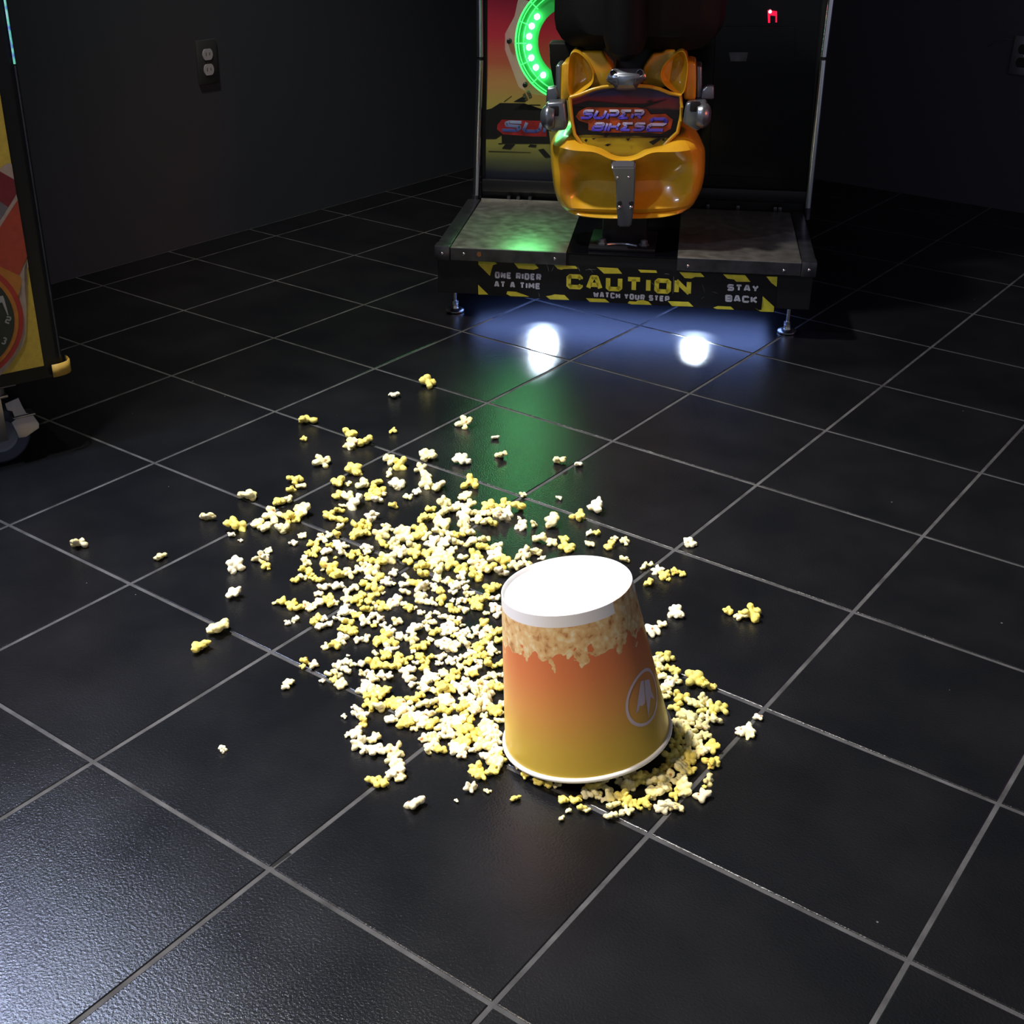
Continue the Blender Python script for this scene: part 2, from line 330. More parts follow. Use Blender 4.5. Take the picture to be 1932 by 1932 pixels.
for s, xa, xb in ((-1, X0, -.402), (1, .414, X1)):
    bm = BM(); box(bm, (xa, F_ - .004, T_ - .031), (xb, .41, T_ + .001), .003, 2); sg = obj('side_rail', bm, 'flange', game, True)
    rivets(sg, [((xa + xb) / 2, F_ - .004, T_ - .016)])
    bm = BM(); box(bm, (xa - .0015, F_ - .0055, T_ - .033), (xb + .001, F_ + .03, T_ + .0022), .003, 2); cp = obj('corner_cap', bm, 'flange', game, True)
    rivets(cp, [((xa + xb) / 2, F_ - .0055, T_ - .016)])
bm = BM(); box(bm, (-.125, F_ + .001, T_ - .006), (.130, .42, T_ - .0025), .001); obj('centre_plate', bm, 'blackgloss', game)
bm = BM(); box(bm, (-.40, .405, T_ - .002), (-.12, .412, T_ + .004), .001); obj('plate_back_lip', bm, 'plate', game)

# levelling feet: two in front where they stand in the photo, two behind
gz_ = {k: (MM.inverted() @ Vector(p)) for k, p in {'a': (-0.4054, 1.9320, 0.0000), 'b': (0.2994, 2.3120, 0.0000)}.items()}
for px_, py_, zf in ((gz_['a'].x, gz_['a'].y, gz_['a'].z), (gz_['b'].x, gz_['b'].y, gz_['b'].z), (-.38, .9, .006), (.38, .9, -.006)):
    bm = BM(); lathe(bm, [(0, .0005), (.021, .0005), (.0225, .002), (.0225, .005), (.020, .0075), (.010, .0095), (.0085, .013), (.0085, .020), (0, .020)], (px_, py_, zf), 28)
    ft = obj('levelling_foot', bm, 'zinc', game, True)
    bm = BM(); lathe(bm, [(.0085, .018), (.0085, .028), (0, .028)], (px_, py_, zf), 6); obj('lock_nut', bm, 'zinc', ft)
    bm = BM()
    prof = []
    z = .026
    while z < B_ - zf + .004: prof += [(.0048, z), (.0040, z + .0008)]; z += .0016
    lathe(bm, [(0, .026)] + prof, (px_, py_, zf), 14); obj('threaded_stem', bm, 'zinc', ft, 'all')

# caution sticker
FY = F_ + .0035
sx0, sx1 = (0.3639, -0.0465, 0.1125)[0], (-0.3353, -0.0465, 0.1049)[0]
bm = BM(); prism(bm, [(-0.3358, -0.0465, 0.1507), (0.3619, -0.0465, 0.1442), (0.3624, -0.0465, 0.0581), (-0.3359, -0.0465, 0.0649)], (0, -.0006, 0))
stk = obj('caution_sticker', bm, 'signblack', game)
stripes = [[(-0.3343, -0.0475, 0.1500), (-0.2964, -0.0475, 0.1502), (-0.2898, -0.0475, 0.1433), (-0.3016, -0.0475, 0.1388), (-0.3069, -0.0475, 0.1133), (-0.3344, -0.0475, 0.1399)],
 [(-0.2507, -0.0475, 0.1486), (-0.2013, -0.0475, 0.1482), (-0.1908, -0.0475, 0.1374), (-0.2024, -0.0475, 0.1329), (-0.2389, -0.0475, 0.1343)],
 [(-0.1547, -0.0475, 0.1470), (-0.1043, -0.0475, 0.1467), (-0.0990, -0.0475, 0.1404), (-0.1299, -0.0475, 0.1384), (-0.1376, -0.0475, 0.1359), (-0.1454, -0.0475, 0.1377)],
 [(-0.0542, -0.0475, 0.1464), (-0.0055, -0.0475, 0.1461), (0.0053, -0.0475, 0.1335), (-0.0369, -0.0475, 0.1315), (-0.0423, -0.0475, 0.1365)],
 [(0.0418, -0.0475, 0.1449), (0.0837, -0.0475, 0.1451), (0.0866, -0.0475, 0.1392), (0.0485, -0.0475, 0.1382)],
 [(0.1370, -0.0475, 0.1437), (0.1862, -0.0475, 0.1439), (0.1957, -0.0475, 0.1347), (0.1743, -0.0475, 0.1337), (0.1658, -0.0475, 0.1294), (0.1506, -0.0475, 0.1299)],
 [(0.2372, -0.0475, 0.1432), (0.2877, -0.0475, 0.1436), (0.3016, -0.0475, 0.1281), (0.2692, -0.0475, 0.1270), (0.2637, -0.0475, 0.1320), (0.2486, -0.0475, 0.1333)],
 [(0.3359, -0.0475, 0.1427), (0.3611, -0.0475, 0.1434), (0.3619, -0.0475, 0.1193), (0.3491, -0.0475, 0.1278)],
 [(-0.3353, -0.0475, 0.0904), (-0.3110, -0.0475, 0.0673), (-0.3349, -0.0475, 0.0661)],
 [(-0.2647, -0.0475, 0.0777), (-0.2437, -0.0475, 0.0774), (-0.2397, -0.0475, 0.0722), (-0.2252, -0.0475, 0.0716), (-0.2120, -0.0475, 0.0668), (-0.2568, -0.0475, 0.0659), (-0.2673, -0.0475, 0.0708)],
 [(-0.1726, -0.0475, 0.0702), (-0.1622, -0.0475, 0.0720), (-0.1518, -0.0475, 0.0758), (-0.1283, -0.0475, 0.0751), (-0.1162, -0.0475, 0.0636), (-0.1620, -0.0475, 0.0626)],
 [(-0.0773, -0.0475, 0.0701), (-0.0319, -0.0475, 0.0705), (-0.0212, -0.0475, 0.0622), (-0.0679, -0.0475, 0.0614)],
 [(0.0251, -0.0475, 0.0680), (0.0411, -0.0475, 0.0675), (0.0444, -0.0475, 0.0704), (0.0572, -0.0475, 0.0723), (0.0702, -0.0475, 0.0690), (0.0784, -0.0475, 0.0614), (0.0308, -0.0475, 0.0603), (0.0216, -0.0475, 0.0625)],
 [(0.1149, -0.0475, 0.0726), (0.1634, -0.0475, 0.0732), (0.1757, -0.0475, 0.0623), (0.1259, -0.0475, 0.0611)],
 [(0.2216, -0.0475, 0.0620), (0.2314, -0.0475, 0.0665), (0.2618, -0.0475, 0.0668), (0.2700, -0.0475, 0.0597), (0.2295, -0.0475, 0.0590)],
 [(0.3175, -0.0475, 0.0662), (0.3268, -0.0475, 0.0613), (0.3329, -0.0475, 0.0625), (0.3371, -0.0475, 0.0720), (0.3323, -0.0475, 0.0955), (0.3609, -0.0475, 0.0719), (0.3610, -0.0475, 0.0586), (0.3308, -0.0475, 0.0583)]]
for s_ in stripes: bm = BM(); flat(bm, s_); obj('hazard_stripe', bm, 'yellow', stk)
bm = BM(); text(bm, 'CAUTION', (-0.1249, -0.0476, 0.1268), (0.1665, -0.0476, 0.1263), (-0.1240, -0.0476, 0.0906), .29, .20)
obj('caution_lettering', bm, 'yellow', stk)
bm = BM(); text(bm, 'ONE RIDER', (-0.2948, -0.0476, 0.1243), (-0.1845, -0.0476, 0.1237), (-0.2948, -0.0476, 0.1083), .27, .2); obj('warning_lettering', bm, 'signwhite', stk)
bm = BM(); text(bm, 'AT A TIME', (-0.2964, -0.0476, 0.1012), (-0.1857, -0.0476, 0.1012), (-0.2964, -0.0476, 0.0862), .27, .2); obj('warning_lettering', bm, 'signwhite', stk)
bm = BM(); text(bm, 'WATCH YOUR STEP', (-0.0605, -0.0476, 0.0871), (0.1185, -0.0476, 0.0848), (-0.0600, -0.0476, 0.0732), .28, .2); obj('warning_lettering', bm, 'signwhite', stk)
bm = BM(); text(bm, 'STAY', (0.2496, -0.0476, 0.1206), (0.3218, -0.0476, 0.1207), (0.2500, -0.0476, 0.1046), .28, .2); obj('warning_lettering', bm, 'signwhite', stk)
bm = BM(); text(bm, 'BACK', (0.2468, -0.0476, 0.0950), (0.3211, -0.0476, 0.0945), (0.2482, -0.0476, 0.0781), .28, .2); obj('warning_lettering', bm, 'signwhite', stk)
# worn scratches through the sticker
scm = mat('bare_scratch', (.16, .16, .16), .6)
for (a, c, w_) in (((-0.1720, -0.0478, 0.1471), (-0.1672, -0.0478, 0.1307), .0016), ((-0.1558, -0.0478, 0.1431), (-0.1608, -0.0478, 0.1310), .0012), ((-0.1004, -0.0478, 0.1457), (-0.0936, -0.0478, 0.1341), .0015), ((-0.0809, -0.0478, 0.1387), (-0.0565, -0.0478, 0.1404), .0010), ((-0.0733, -0.0478, 0.1430), (-0.0627, -0.0478, 0.1330), .001), ((-0.1898, -0.0478, 0.0775), (-0.1883, -0.0478, 0.0668), .0012),
                   ((0.1251, -0.0478, 0.1327), (0.1258, -0.0478, 0.0906), .0012), ((0.1919, -0.0478, 0.1176), (0.1991, -0.0478, 0.0969), .0006), ((0.1032, -0.0478, 0.1377), (0.1147, -0.0478, 0.1367), .0012), ((0.1921, -0.0478, 0.0819), (0.1993, -0.0478, 0.0876), .0007), ((0.2160, -0.0478, 0.1003), (0.2289, -0.0478, 0.0970), .0008), ((0.0727, -0.0478, 0.1171), (0.0916, -0.0478, 0.0995), .0008)):
    a, c = Vector(a), Vector(c); d = (c - a).normalized(); n_ = Vector((-d.z, 0, d.x)) * w_
    mid_ = (a + c) / 2 + n_ * .8
    bm = BM(); bm.faces.new([bm.verts.new(v) for v in (a + n_ * .2, mid_ + n_ * .5, c + n_ * .3, c - n_ * .3, mid_ - n_ * .5, a - n_ * .4)]); obj('scratch', bm, scm, stk)

# pedestal with bolts
bm = BM(); box(bm, (-.078, -.02, T_ - .003), (.078, .14, T_ + .006), .002); box(bm, (-.050, .030, T_), (.055, .13, .32), .006)
ped = obj('pedestal', bm, 'black', game, True)
for bx, by in (((-0.0469, 0.0000, 0.1791)[0], .008), ((0.0505, 0.0000, 0.1795)[0], .012)):
    bm = BM(); lathe(bm, [(0, .013), (.007, .013), (.0085, .011), (.0085, .004), (.012, .0035), (.012, 0)], (bx, by, T_ + .006), 6); obj('bolt', bm, 'cast', ped)
bm = BM(); tube(bm, [(-.035 + .07 * t / 8, -.006 + .012 * sin(pi * t / 8), T_ + .009) for t in range(9)], .003, 8); obj('arched_weld', bm, 'cast', ped)

# cabinet behind the bike
CY = .43
bm = BM(); box(bm, (-.405, CY + .004, .15), (.455, 1.05, 1.95), .004); box(bm, (-.37, CY + .05, .03), (.42, 1.0, .16), .004); obj('cabinet_body', bm, 'black', game)
bm = BM(); prism(bm, [(-0.3920, 0.4300, 0.2102), (-0.1585, 0.4300, 0.2079), (-0.1713, 0.4300, 0.7516), (-0.3846, 0.4300, 0.7482)], (0, .006, 0), .001); art = obj('art_panel', bm, 'side_print', game)
bm = BM(); off = (0, -.0008, 0)
flat(bm, [(-0.3910, 0.4300, 0.4087), (-0.3751, 0.4300, 0.4129), (-0.3529, 0.4300, 0.4272), (-0.2898, 0.4300, 0.4283), (-0.2945, 0.4300, 0.4199), (-0.3071, 0.4300, 0.4187), (-0.3165, 0.4300, 0.4109), (-0.2315, 0.4300, 0.4119), (-0.2203, 0.4300, 0.3283), (-0.3479, 0.4300, 0.3240), (-0.3480, 0.4300, 0.3472), (-0.3640, 0.4300, 0.3359), (-0.3912, 0.4300, 0.3350)], off)
for q in ([(-0.3479, 0.4300, 0.3116), (-0.3383, 0.4300, 0.3236), (-0.3127, 0.4300, 0.3236), (-0.3254, 0.4300, 0.3100)], [(-0.2791, 0.4300, 0.3186), (-0.2728, 0.4300, 0.3250), (-0.2553, 0.4300, 0.3240), (-0.2583, 0.4300, 0.3177)], [(-0.2519, 0.4300, 0.3117), (-0.2376, 0.4300, 0.3153), (-0.2164, 0.4300, 0.2935), (-0.2324, 0.4300, 0.2914)],
          [(-0.2772, 0.4300, 0.4256), (-0.2474, 0.4300, 0.4265), (-0.2474, 0.4300, 0.4244), (-0.2772, 0.4300, 0.4234)], [(-0.3182, 0.4300, 0.4312), (-0.2916, 0.4300, 0.4462), (-0.2805, 0.4300, 0.4391), (-0.2883, 0.4300, 0.4313)], [(-0.3576, 0.4300, 0.3245), (-0.3479, 0.4300, 0.3256), (-0.3479, 0.4300, 0.3231), (-0.3576, 0.4300, 0.3228)],
          [(-0.3833, 0.4300, 0.3041), (-0.2709, 0.4300, 0.3048), (-0.2709, 0.4300, 0.3036), (-0.3833, 0.4300, 0.3022)], [(-0.3434, 0.4300, 0.4312), (-0.3230, 0.4300, 0.4461), (-0.3218, 0.4300, 0.4454), (-0.3419, 0.4300, 0.4304)]): flat(bm, q, off)
obj('printed_black_shape', bm, 'signblack', art)
bm = BM(); flat(bm, [(-0.3608, 0.4300, 0.3607), (-0.3592, 0.4300, 0.3730), (-0.3481, 0.4300, 0.3856), (-0.3370, 0.4300, 0.3859), (-0.2310, 0.4300, 0.3854), (-0.2302, 0.4300, 0.3464), (-0.2603, 0.4300, 0.3455), (-0.3448, 0.4300, 0.3481)], (0, -.0012, 0)); obj('printed_red_glow', bm, 'logo_red', art)
zs, ze = (-0.3321, 0.4300, 0.3555)[2], (-0.3322, 0.4300, 0.3846)[2]
def logo_mat(name, z0, z1, lo=(.035, .05, .24), hi=(.30, .36, .55)): return zprint(name, z0, z1, [(0, lo), (.45, tuple((a * 2 + b_) / 3 for a, b_ in zip(lo, hi))), (1, hi)], rough=.25)
logo_mat('logo_side', zs, ze)
bm = BM(); text(bm, 'sup', (-0.3481, 0.4300, 0.3844), (-0.1947, 0.4300, 0.3843), (-0.3480, 0.4300, 0.3549), .27, .06, .25, off=(0, -.0018, 0)); obj('logo_lettering', bm, 'logo_side', art)
bm = BM(); text(bm, 'SB', (-0.2954, 0.4300, 0.4497), (-0.2769, 0.4300, 0.4621), (-0.2878, 0.4300, 0.4344), .22, .25, off=(0, -.0015, 0)); obj('small_lettering', bm, mat('grey_print', (.10, .10, .05), .4), art)
# right-hand door, glossy black, with its seams, latch and coin button
bm = BM(); prism(bm, [(0.0299, 0.4300, 0.2262), (0.4488, 0.4300, 0.2148), (0.4285, 0.4300, 0.7614), (0.0011, 0.4300, 0.7544)], (0, .006, 0), .001); door = obj('front_door', bm, 'blackgloss', game)
bm = BM(); box(bm, (-.40, CY - .012, .2), (.45, CY + .002, .232), .003); obj('cross_rail', bm, 'black', game, True)
bm = BM(); prism(bm, [(0.1956, 0.4280, 0.2631), (0.4033, 0.4280, 0.2599), (0.3766, 0.4280, 0.6293), (0.1842, 0.4280, 0.6252)], (0, -.003, 0), .0012); dl = obj('inner_door', bm, 'blackgloss', door)
bm = BM(); prism(bm, [(0.2201, 0.4240, 0.5671), (0.2694, 0.4240, 0.5683), (0.2663, 0.4240, 0.5457), (0.2273, 0.4240, 0.5447)], (0, -.003, 0), .001); obj('latch', bm, 'flange', dl)
bm = BM(); prism(bm, [(0.3063, 0.4240, 0.6659), (0.3294, 0.4240, 0.6639), (0.3320, 0.4240, 0.6386), (0.3105, 0.4240, 0.6369)], (0, -.004, 0), .0008); cb = obj('coin_return_button', bm, 'redled', door)
bm = BM(); prism(bm, [(0.3136, 0.4190, 0.6545), (0.3264, 0.4190, 0.6535), (0.3281, 0.4190, 0.6366), (0.3153, 0.4190, 0.6375)], (0, -.002, 0), .0005); obj('button_slot', bm, 'blackgloss', cb)
bm = BM(); bmesh.ops.create_icosphere(bm, subdivisions=2, radius=.0042, matrix=Matrix.Translation((0.3128, 0.4190, 0.6629))); obj('bulb', bm, 'redspark', cb, 'all')
# chrome tubes
for a, b_, c in (((-0.4164, 0.4200, 0.1776), (-0.4028, 0.4200, 0.5372), (-0.4029, 0.4200, 0.7486)), ((0.4562, 0.4200, 0.1789), (0.4518, 0.4200, 0.5584), (0.4548, 0.4200, 0.7625))):
    a, b_, c = Vector(a), Vector(b_), Vector(c)
    bm = BM(); tube(bm, [a, a.lerp(b_, .1), a.lerp(b_, .5), b_ - Vector((0, 0, .004))], [.0085] * 4, 20); t = obj('chrome_tube', bm, 'chrome', game, True)
    bm = BM(); tube(bm, [b_ - Vector((0, 0, .004)), b_ + Vector((0, 0, .004))], .0070, 16); obj('joint_sleeve', bm, 'black', t, True)
    bm = BM(); tube(bm, [b_ + Vector((0, 0, .004)), c, c + Vector((0, 0, .6))], .0085, 20); obj('upper_tube', bm, 'chrome', t, True)
    bm = BM(); tube(bm, [a - Vector((0, 0, .018)), a + Vector((0, 0, .012))], .0098, 16); obj('tube_socket', bm, 'flange', t, True)
for q in ((-0.3261, 0.4100, 0.1977), (-0.3005, 0.4100, 0.1959), (-0.2692, 0.4100, 0.1943), (0.1989, 0.4100, 0.1849), (0.3726, 0.4100, 0.1822), (0.3849, 0.4100, 0.1813), (0.2770, 0.4100, 0.1852)):
    bm = BM(); box(bm, (q[0] - .005, q[1] - .004, .178), (q[0] + .005, q[1] + .012, .178 + .014), .002); obj('bracket', bm, 'flange', game, True)

# body of the bike above the platform
def loft(bm, rings):
    R_ = [[bm.verts.new(Vector(p)) for p in r] for r in rings]; n = len(R_[0])
    for a, b_ in zip(R_, R_[1:]):
        for k in range(n): bm.faces.new((a[k], a[(k + 1) % n], b_[(k + 1) % n], b_[k]))
    bm.faces.new(R_[0][::-1]); bm.faces.new(R_[-1]); bmesh.ops.recalc_face_normals(bm, faces=bm.faces[:])
def rrect(cx, cz, hx, hz, r, y, n=5):
    out = []
    for (sx, sz, a0) in ((1, 1, 0), (-1, 1, 90), (-1, -1, 180), (1, -1, 270)):
        for k in range(n):
            a = radians(a0 + 90 * k / (n - 1)); out.append((cx + sx * (hx - r) + r * cos(a), y, cz + sz * (hz - r) + r * sin(a)))
    return out
bm = BM(); loft(bm, [rrect(.006, .81, .14, .16, .05, .00), rrect(.006, .81, .18, .19, .06, .03), rrect(.006, .81, .195, .195, .06, .18), rrect(.006, .80, .12, .17, .06, .27), rrect(.006, .78, .07, .13, .05, .40)])
bike = obj('bike_body', bm, 'vinyl', game, True)
a, c = Vector((-0.0138, -0.0100, 0.6488)), Vector((-0.0247, -0.0100, 0.8780))
bm = BM(); tube(bm, [a - Vector((0, -.01, .026)), a - Vector((0, 0, .018)), a, c, c + Vector((0, 0, .1))], [.030, .042, .048, .050, .050], 28); obj('seat_tail', bm, 'vinyl', bike, True)
bm = BM(); prism(bm, [(-0.1988, 0.1500, 0.6138), (-0.1954, 0.1500, 0.5672), (-0.1830, 0.1500, 0.5106), (-0.1461, 0.1500, 0.4853), (-0.1190, 0.1500, 0.6156)], (0, .05, 0), .006); obj('frame_side', bm, 'vinyl', game, True)
bm = BM(); box(bm, (-.04, .085, .30), (.05, .24, .66), .012); obj('frame_post', bm, 'black', game, True)

# yellow tail: lower shell from rows of points (rim, ledge, hollow facets, lip, underside)
rows = [
 [(-0.1733, 0.0750, 0.4152), (-0.1525, 0.0300, 0.4320), (-0.1268, -0.0020, 0.4373), (-0.1124, -0.0120, 0.4225), (-0.0905, -0.0140, 0.4102), (-0.0573, -0.0140, 0.4062), (-0.0355, -0.0120, 0.3899), (-0.0062, -0.0060, 0.3859), (0.0257, -0.0120, 0.3920), (0.0436, -0.0140, 0.4097), (0.0758, -0.0140, 0.4172), (0.0958, -0.0120, 0.4317), (0.1179, -0.0020, 0.4453), (0.1411, 0.0300, 0.4399), (0.1607, 0.0750, 0.4238)],
 [(-0.1783, 0.0800, 0.3950), (-0.1713, 0.0200, 0.4083), (-0.1484, -0.0280, 0.4129), (-0.1216, -0.0360, 0.4097), (-0.0910, -0.0360, 0.4084), (-0.0651, -0.0360, 0.4081), (-0.0367, -0.0300, 0.3906), (-0.0052, -0.0220, 0.3842), (0.0289, -0.0300, 0.3929), (0.0537, -0.0360, 0.4111), (0.0791, -0.0360, 0.4131), (0.1114, -0.0360, 0.4142), (0.1412, -0.0280, 0.4158), (0.1665, 0.0200, 0.4139), (0.1720, 0.0800, 0.3997)],
 [(-0.1777, 0.0800, 0.3661), (-0.1694, 0.0150, 0.3788), (-0.1576, -0.0120, 0.3767), (-0.1245, 0.0060, 0.3717), (-0.0941, 0.0160, 0.3683), (-0.0674, 0.0140, 0.3649), (-0.0360, 0.0120, 0.3618), (-0.0062, 0.0160, 0.3596), (0.0283, 0.0120, 0.3641), (0.0541, 0.0140, 0.3693), (0.0822, 0.0160, 0.3745), (0.1151, 0.0060, 0.3802), (0.1521, -0.0120, 0.3899), (0.1717, 0.0150, 0.3908), (0.1757, 0.0800, 0.3761)],
 [(-0.1724, 0.0800, 0.3250), (-0.1639, 0.0120, 0.3405), (-0.1543, -0.0220, 0.3507), (-0.1153, 0.0260, 0.3235), (-0.0922, 0.0380, 0.3277), (-0.0680, 0.0380, 0.3310), (-0.0362, 0.0340, 0.3307), (-0.0059, 0.0340, 0.3294), (0.0289, 0.0340, 0.3331), (0.0551, 0.0380, 0.3356), (0.0839, 0.0380, 0.3342), (0.1227, 0.0260, 0.3313), (0.1553, -0.0220, 0.3644), (0.1728, 0.0120, 0.3552), (0.1758, 0.0800, 0.3378)],
 [(-0.1666, 0.0800, 0.2859), (-0.1586, 0.0160, 0.3013), (-0.1499, -0.0120, 0.3034), (-0.1316, 0.0010, 0.2938), (-0.1062, 0.0180, 0.2883), (-0.0698, 0.0200, 0.2868), (-0.0333, 0.0200, 0.2858), (-0.0030, 0.0200, 0.2870), (0.0319, 0.0200, 0.2884), (0.0655, 0.0200, 0.2921), (0.0941, 0.0180, 0.2961), (0.1298, 0.0010, 0.3040), (0.1550, -0.0120, 0.3176), (0.1692, 0.0160, 0.3210), (0.1723, 0.0800, 0.3063)],
 [(-0.1539, 0.0850, 0.2578), (-0.1453, 0.0220, 0.2723), (-0.1386, 0.0040, 0.2734), (-0.1208, -0.0040, 0.2724), (-0.0963, -0.0060, 0.2715), (-0.0622, -0.0080, 0.2721), (-0.0308, -0.0080, 0.2722), (-0.0008, -0.0080, 0.2734), (0.0340, -0.0080, 0.2753), (0.0674, -0.0080, 0.2778), (0.0958, -0.0060, 0.2799), (0.1241, -0.0040, 0.2835), (0.1474, 0.0040, 0.2896), (0.1566, 0.0220, 0.2916), (0.1593, 0.0850, 0.2777)],
 [(-0.1462, 0.0850, 0.2506), (-0.1385, 0.0300, 0.2633), (-0.1335, 0.0160, 0.2633), (-0.1169, 0.0100, 0.2606), (-0.0948, 0.0100, 0.2578), (-0.0629, 0.0080, 0.2579), (-0.0313, 0.0080, 0.2584), (-0.0011, 0.0080, 0.2597), (0.0339, 0.0080, 0.2616), (0.0675, 0.0080, 0.2642), (0.0962, 0.0100, 0.2668), (0.1246, 0.0100, 0.2723), (0.1432, 0.0160, 0.2793), (0.1523, 0.0300, 0.2823), (0.1550, 0.0850, 0.2701)],
 [(-0.1364, 0.0900, 0.2423), (-0.1289, 0.0350, 0.2550), (-0.1230, 0.0100, 0.2591), (-0.1080, -0.0060, 0.2576), (-0.0881, -0.0100, 0.2551), (-0.0588, -0.0120, 0.2539), (-0.0298, -0.0120, 0.2538), (0.0004, -0.0120, 0.2546), (0.0352, -0.0120, 0.2563), (0.0686, -0.0120, 0.2591), (0.0970, -0.0100, 0.2622), (0.1204, -0.0060, 0.2682), (0.1342, 0.0100, 0.2720), (0.1434, 0.0350, 0.2722), (0.1460, 0.0900, 0.2587)],
 [(-0.1263, 0.1200, 0.2301), (-0.1220, 0.1000, 0.2328), (-0.1186, 0.0900, 0.2342), (-0.1077, 0.0800, 0.2346), (-0.0901, 0.0800, 0.2336), (-0.0651, 0.0800, 0.2339), (-0.0352, 0.0800, 0.2344), (-0.0041, 0.0800, 0.2351), (0.0317, 0.0800, 0.2371), (0.0662, 0.0800, 0.2393), (0.0956, 0.0800, 0.2425), (0.1149, 0.0900, 0.2445), (0.1269, 0.0900, 0.2504), (0.1315, 0.1000, 0.2519), (0.1339, 0.1200, 0.2482)]]
bm = BM(); G_ = [[bm.verts.new(Vector(p)) for p in r] for r in rows]
# a top deck running back from the rim closes the shell
deck = [bm.verts.new(Vector((p[0] * .9, .14, p[2] + .012))) for p in rows[0]]
G_ = [deck] + G_
for a, c in zip(G_, G_[1:]):
    for k in range(len(a) - 1): bm.faces.new((a[k], a[k + 1], c[k + 1], c[k]))
bmesh.ops.recalc_face_normals(bm, faces=bm.faces[:])
tail = obj('tail_shell', bm, 'shell', game, True)
md = tail.modifiers.new('sub', 'SUBSURF'); md.levels = 2; md.render_levels = 2
cl = tail.data.attributes.new('crease_edge', 'FLOAT', 'EDGE')
nr = 15
for e in tail.data.edges:
    a, c = e.vertices; ra, rc = a, c
    # verts are stored row by row, deck last
    if a // nr == c // nr and a // nr in (1, 5, 6, 7) and a < 9 * nr: cl.data[e.index].value = .72
    elif a // nr == c // nr and a // nr in (3,) and a < 9 * nr: cl.data[e.index].value = .35
md = tail.modifiers.new('thick', 'SOLIDIFY'); md.thickness = .004; md.offset = 1

# upper fairings, left and right: two round-shouldered ducts
def duct(pts_front, flip, name):
    """outline (left to right over the top) swept back; slightly dished face"""
    bm = BM(); n = len(pts_front); c = sum((Vector(p) for p in pts_front), Vector()) / n
    def ring(y, s, dz=0): return [Vector((c.x + (p[0] - c.x) * s, p[1] + y, c.z + (p[2] - c.z) * s + dz)) for p in pts_front]
    rings = [ring(.030, .62), ring(.018, .80), ring(.002, .93), ring(-.004, .975), ring(.0, 1.0), ring(.02, 1.03), ring(.10, .98), ring(.16, .9)]
    R_ = [[bm.verts.new(p) for p in r] for r in rings]
    cv = bm.verts.new(c + Vector((0, .034, 0)))
    for k in range(n): bm.faces.new((cv, R_[0][k], R_[0][(k + 1) % n]))
    for a, b_ in zip(R_, R_[1:]):
        for k in range(n): bm.faces.new((a[k], a[(k + 1) % n], b_[(k + 1) % n], b_[k]))
    bm.faces.new(R_[-1]); bmesh.ops.recalc_face_normals(bm, faces=bm.faces[:])
    o = obj(name, bm, 'shell', tail, 'all'); md = o.modifiers.new('sub', 'SUBSURF'); md.levels = md.render_levels = 2; return o
duct([(-0.1346, 0.0000, 0.5153), (-0.1377, 0.0000, 0.5465), (-0.1379, -0.0000, 0.5797), (-0.1361, 0.0000, 0.6060), (-0.1297, 0.0000, 0.6171), (-0.1147, 0.0000, 0.6152), (-0.0970, -0.0000, 0.6004), (-0.0836, -0.0000, 0.5811), (-0.0778, 0.0000, 0.5614), (-0.0823, -0.0000, 0.5447), (-0.1005, 0.0000, 0.5330), (-0.1189, -0.0000, 0.5224)], 0, 'fairing_scoop')
duct([(0.1204, 0.0000, 0.5259), (0.1242, 0.0000, 0.5536), (0.1261, 0.0000, 0.5756), (0.1251, -0.0000, 0.5995), (0.1172, -0.0000, 0.6219), (0.1057, 0.0000, 0.6249), (0.0908, 0.0000, 0.6116), (0.0736, -0.0000, 0.5960), (0.0655, 0.0000, 0.5806), (0.0660, 0.0000, 0.5652), (0.0755, 0.0000, 0.5479), (0.0980, -0.0000, 0.5353)], 1, 'fairing_scoop')
bm = BM(); prism(bm, [(-0.1556, 0.0200, 0.5057), (-0.1551, 0.0200, 0.5429), (-0.1551, 0.0200, 0.5797), (-0.1511, 0.0200, 0.5884), (-0.1395, 0.0200, 0.5900), (-0.1313, 0.0200, 0.5659), (-0.1303, 0.0200, 0.5121), (-0.1438, 0.0200, 0.5054)], (0, .09, 0), .006); obj('outer_fairing', bm, 'shell', tail, True)
bm = BM(); prism(bm, [(0.1472, 0.0200, 0.5167), (0.1453, 0.0200, 0.5556), (0.1421, 0.0200, 0.5928), (0.1367, 0.0200, 0.5981), (0.1208, 0.0200, 0.5988), (0.1180, 0.0200, 0.5725), (0.1195, 0.0200, 0.5171), (0.1359, 0.0200, 0.5142)], (0, .09, 0), .006); obj('outer_fairing', bm, 'shell', tail, True)
# inner yellow wings between scoops and the centre bracket
bm = BM(); prism(bm, [(-0.1141, 0.0200, 0.6116), (-0.0864, 0.0200, 0.6129), (-0.0656, 0.0200, 0.6127), (-0.0557, 0.0200, 0.5976), (-0.0411, 0.0200, 0.5804), (-0.0395, 0.0200, 0.5427), (-0.0835, 0.0200, 0.5341), (-0.0931, 0.0200, 0.5402)], (0, .08, 0), .005); obj('inner_fairing', bm, 'shell', tail, True)
bm = BM(); prism(bm, [(0.0965, 0.0200, 0.6210), (0.0738, 0.0200, 0.6211), (0.0674, 0.0200, 0.6138), (0.0459, 0.0200, 0.6111), (0.0363, 0.0200, 0.5978), (0.0268, 0.0200, 0.5822), (0.0253, 0.0200, 0.5468), (0.0673, 0.0200, 0.5390), (0.0854, 0.0200, 0.5451)], (0, .08, 0), .005); obj('inner_fairing', bm, 'shell', tail, True)

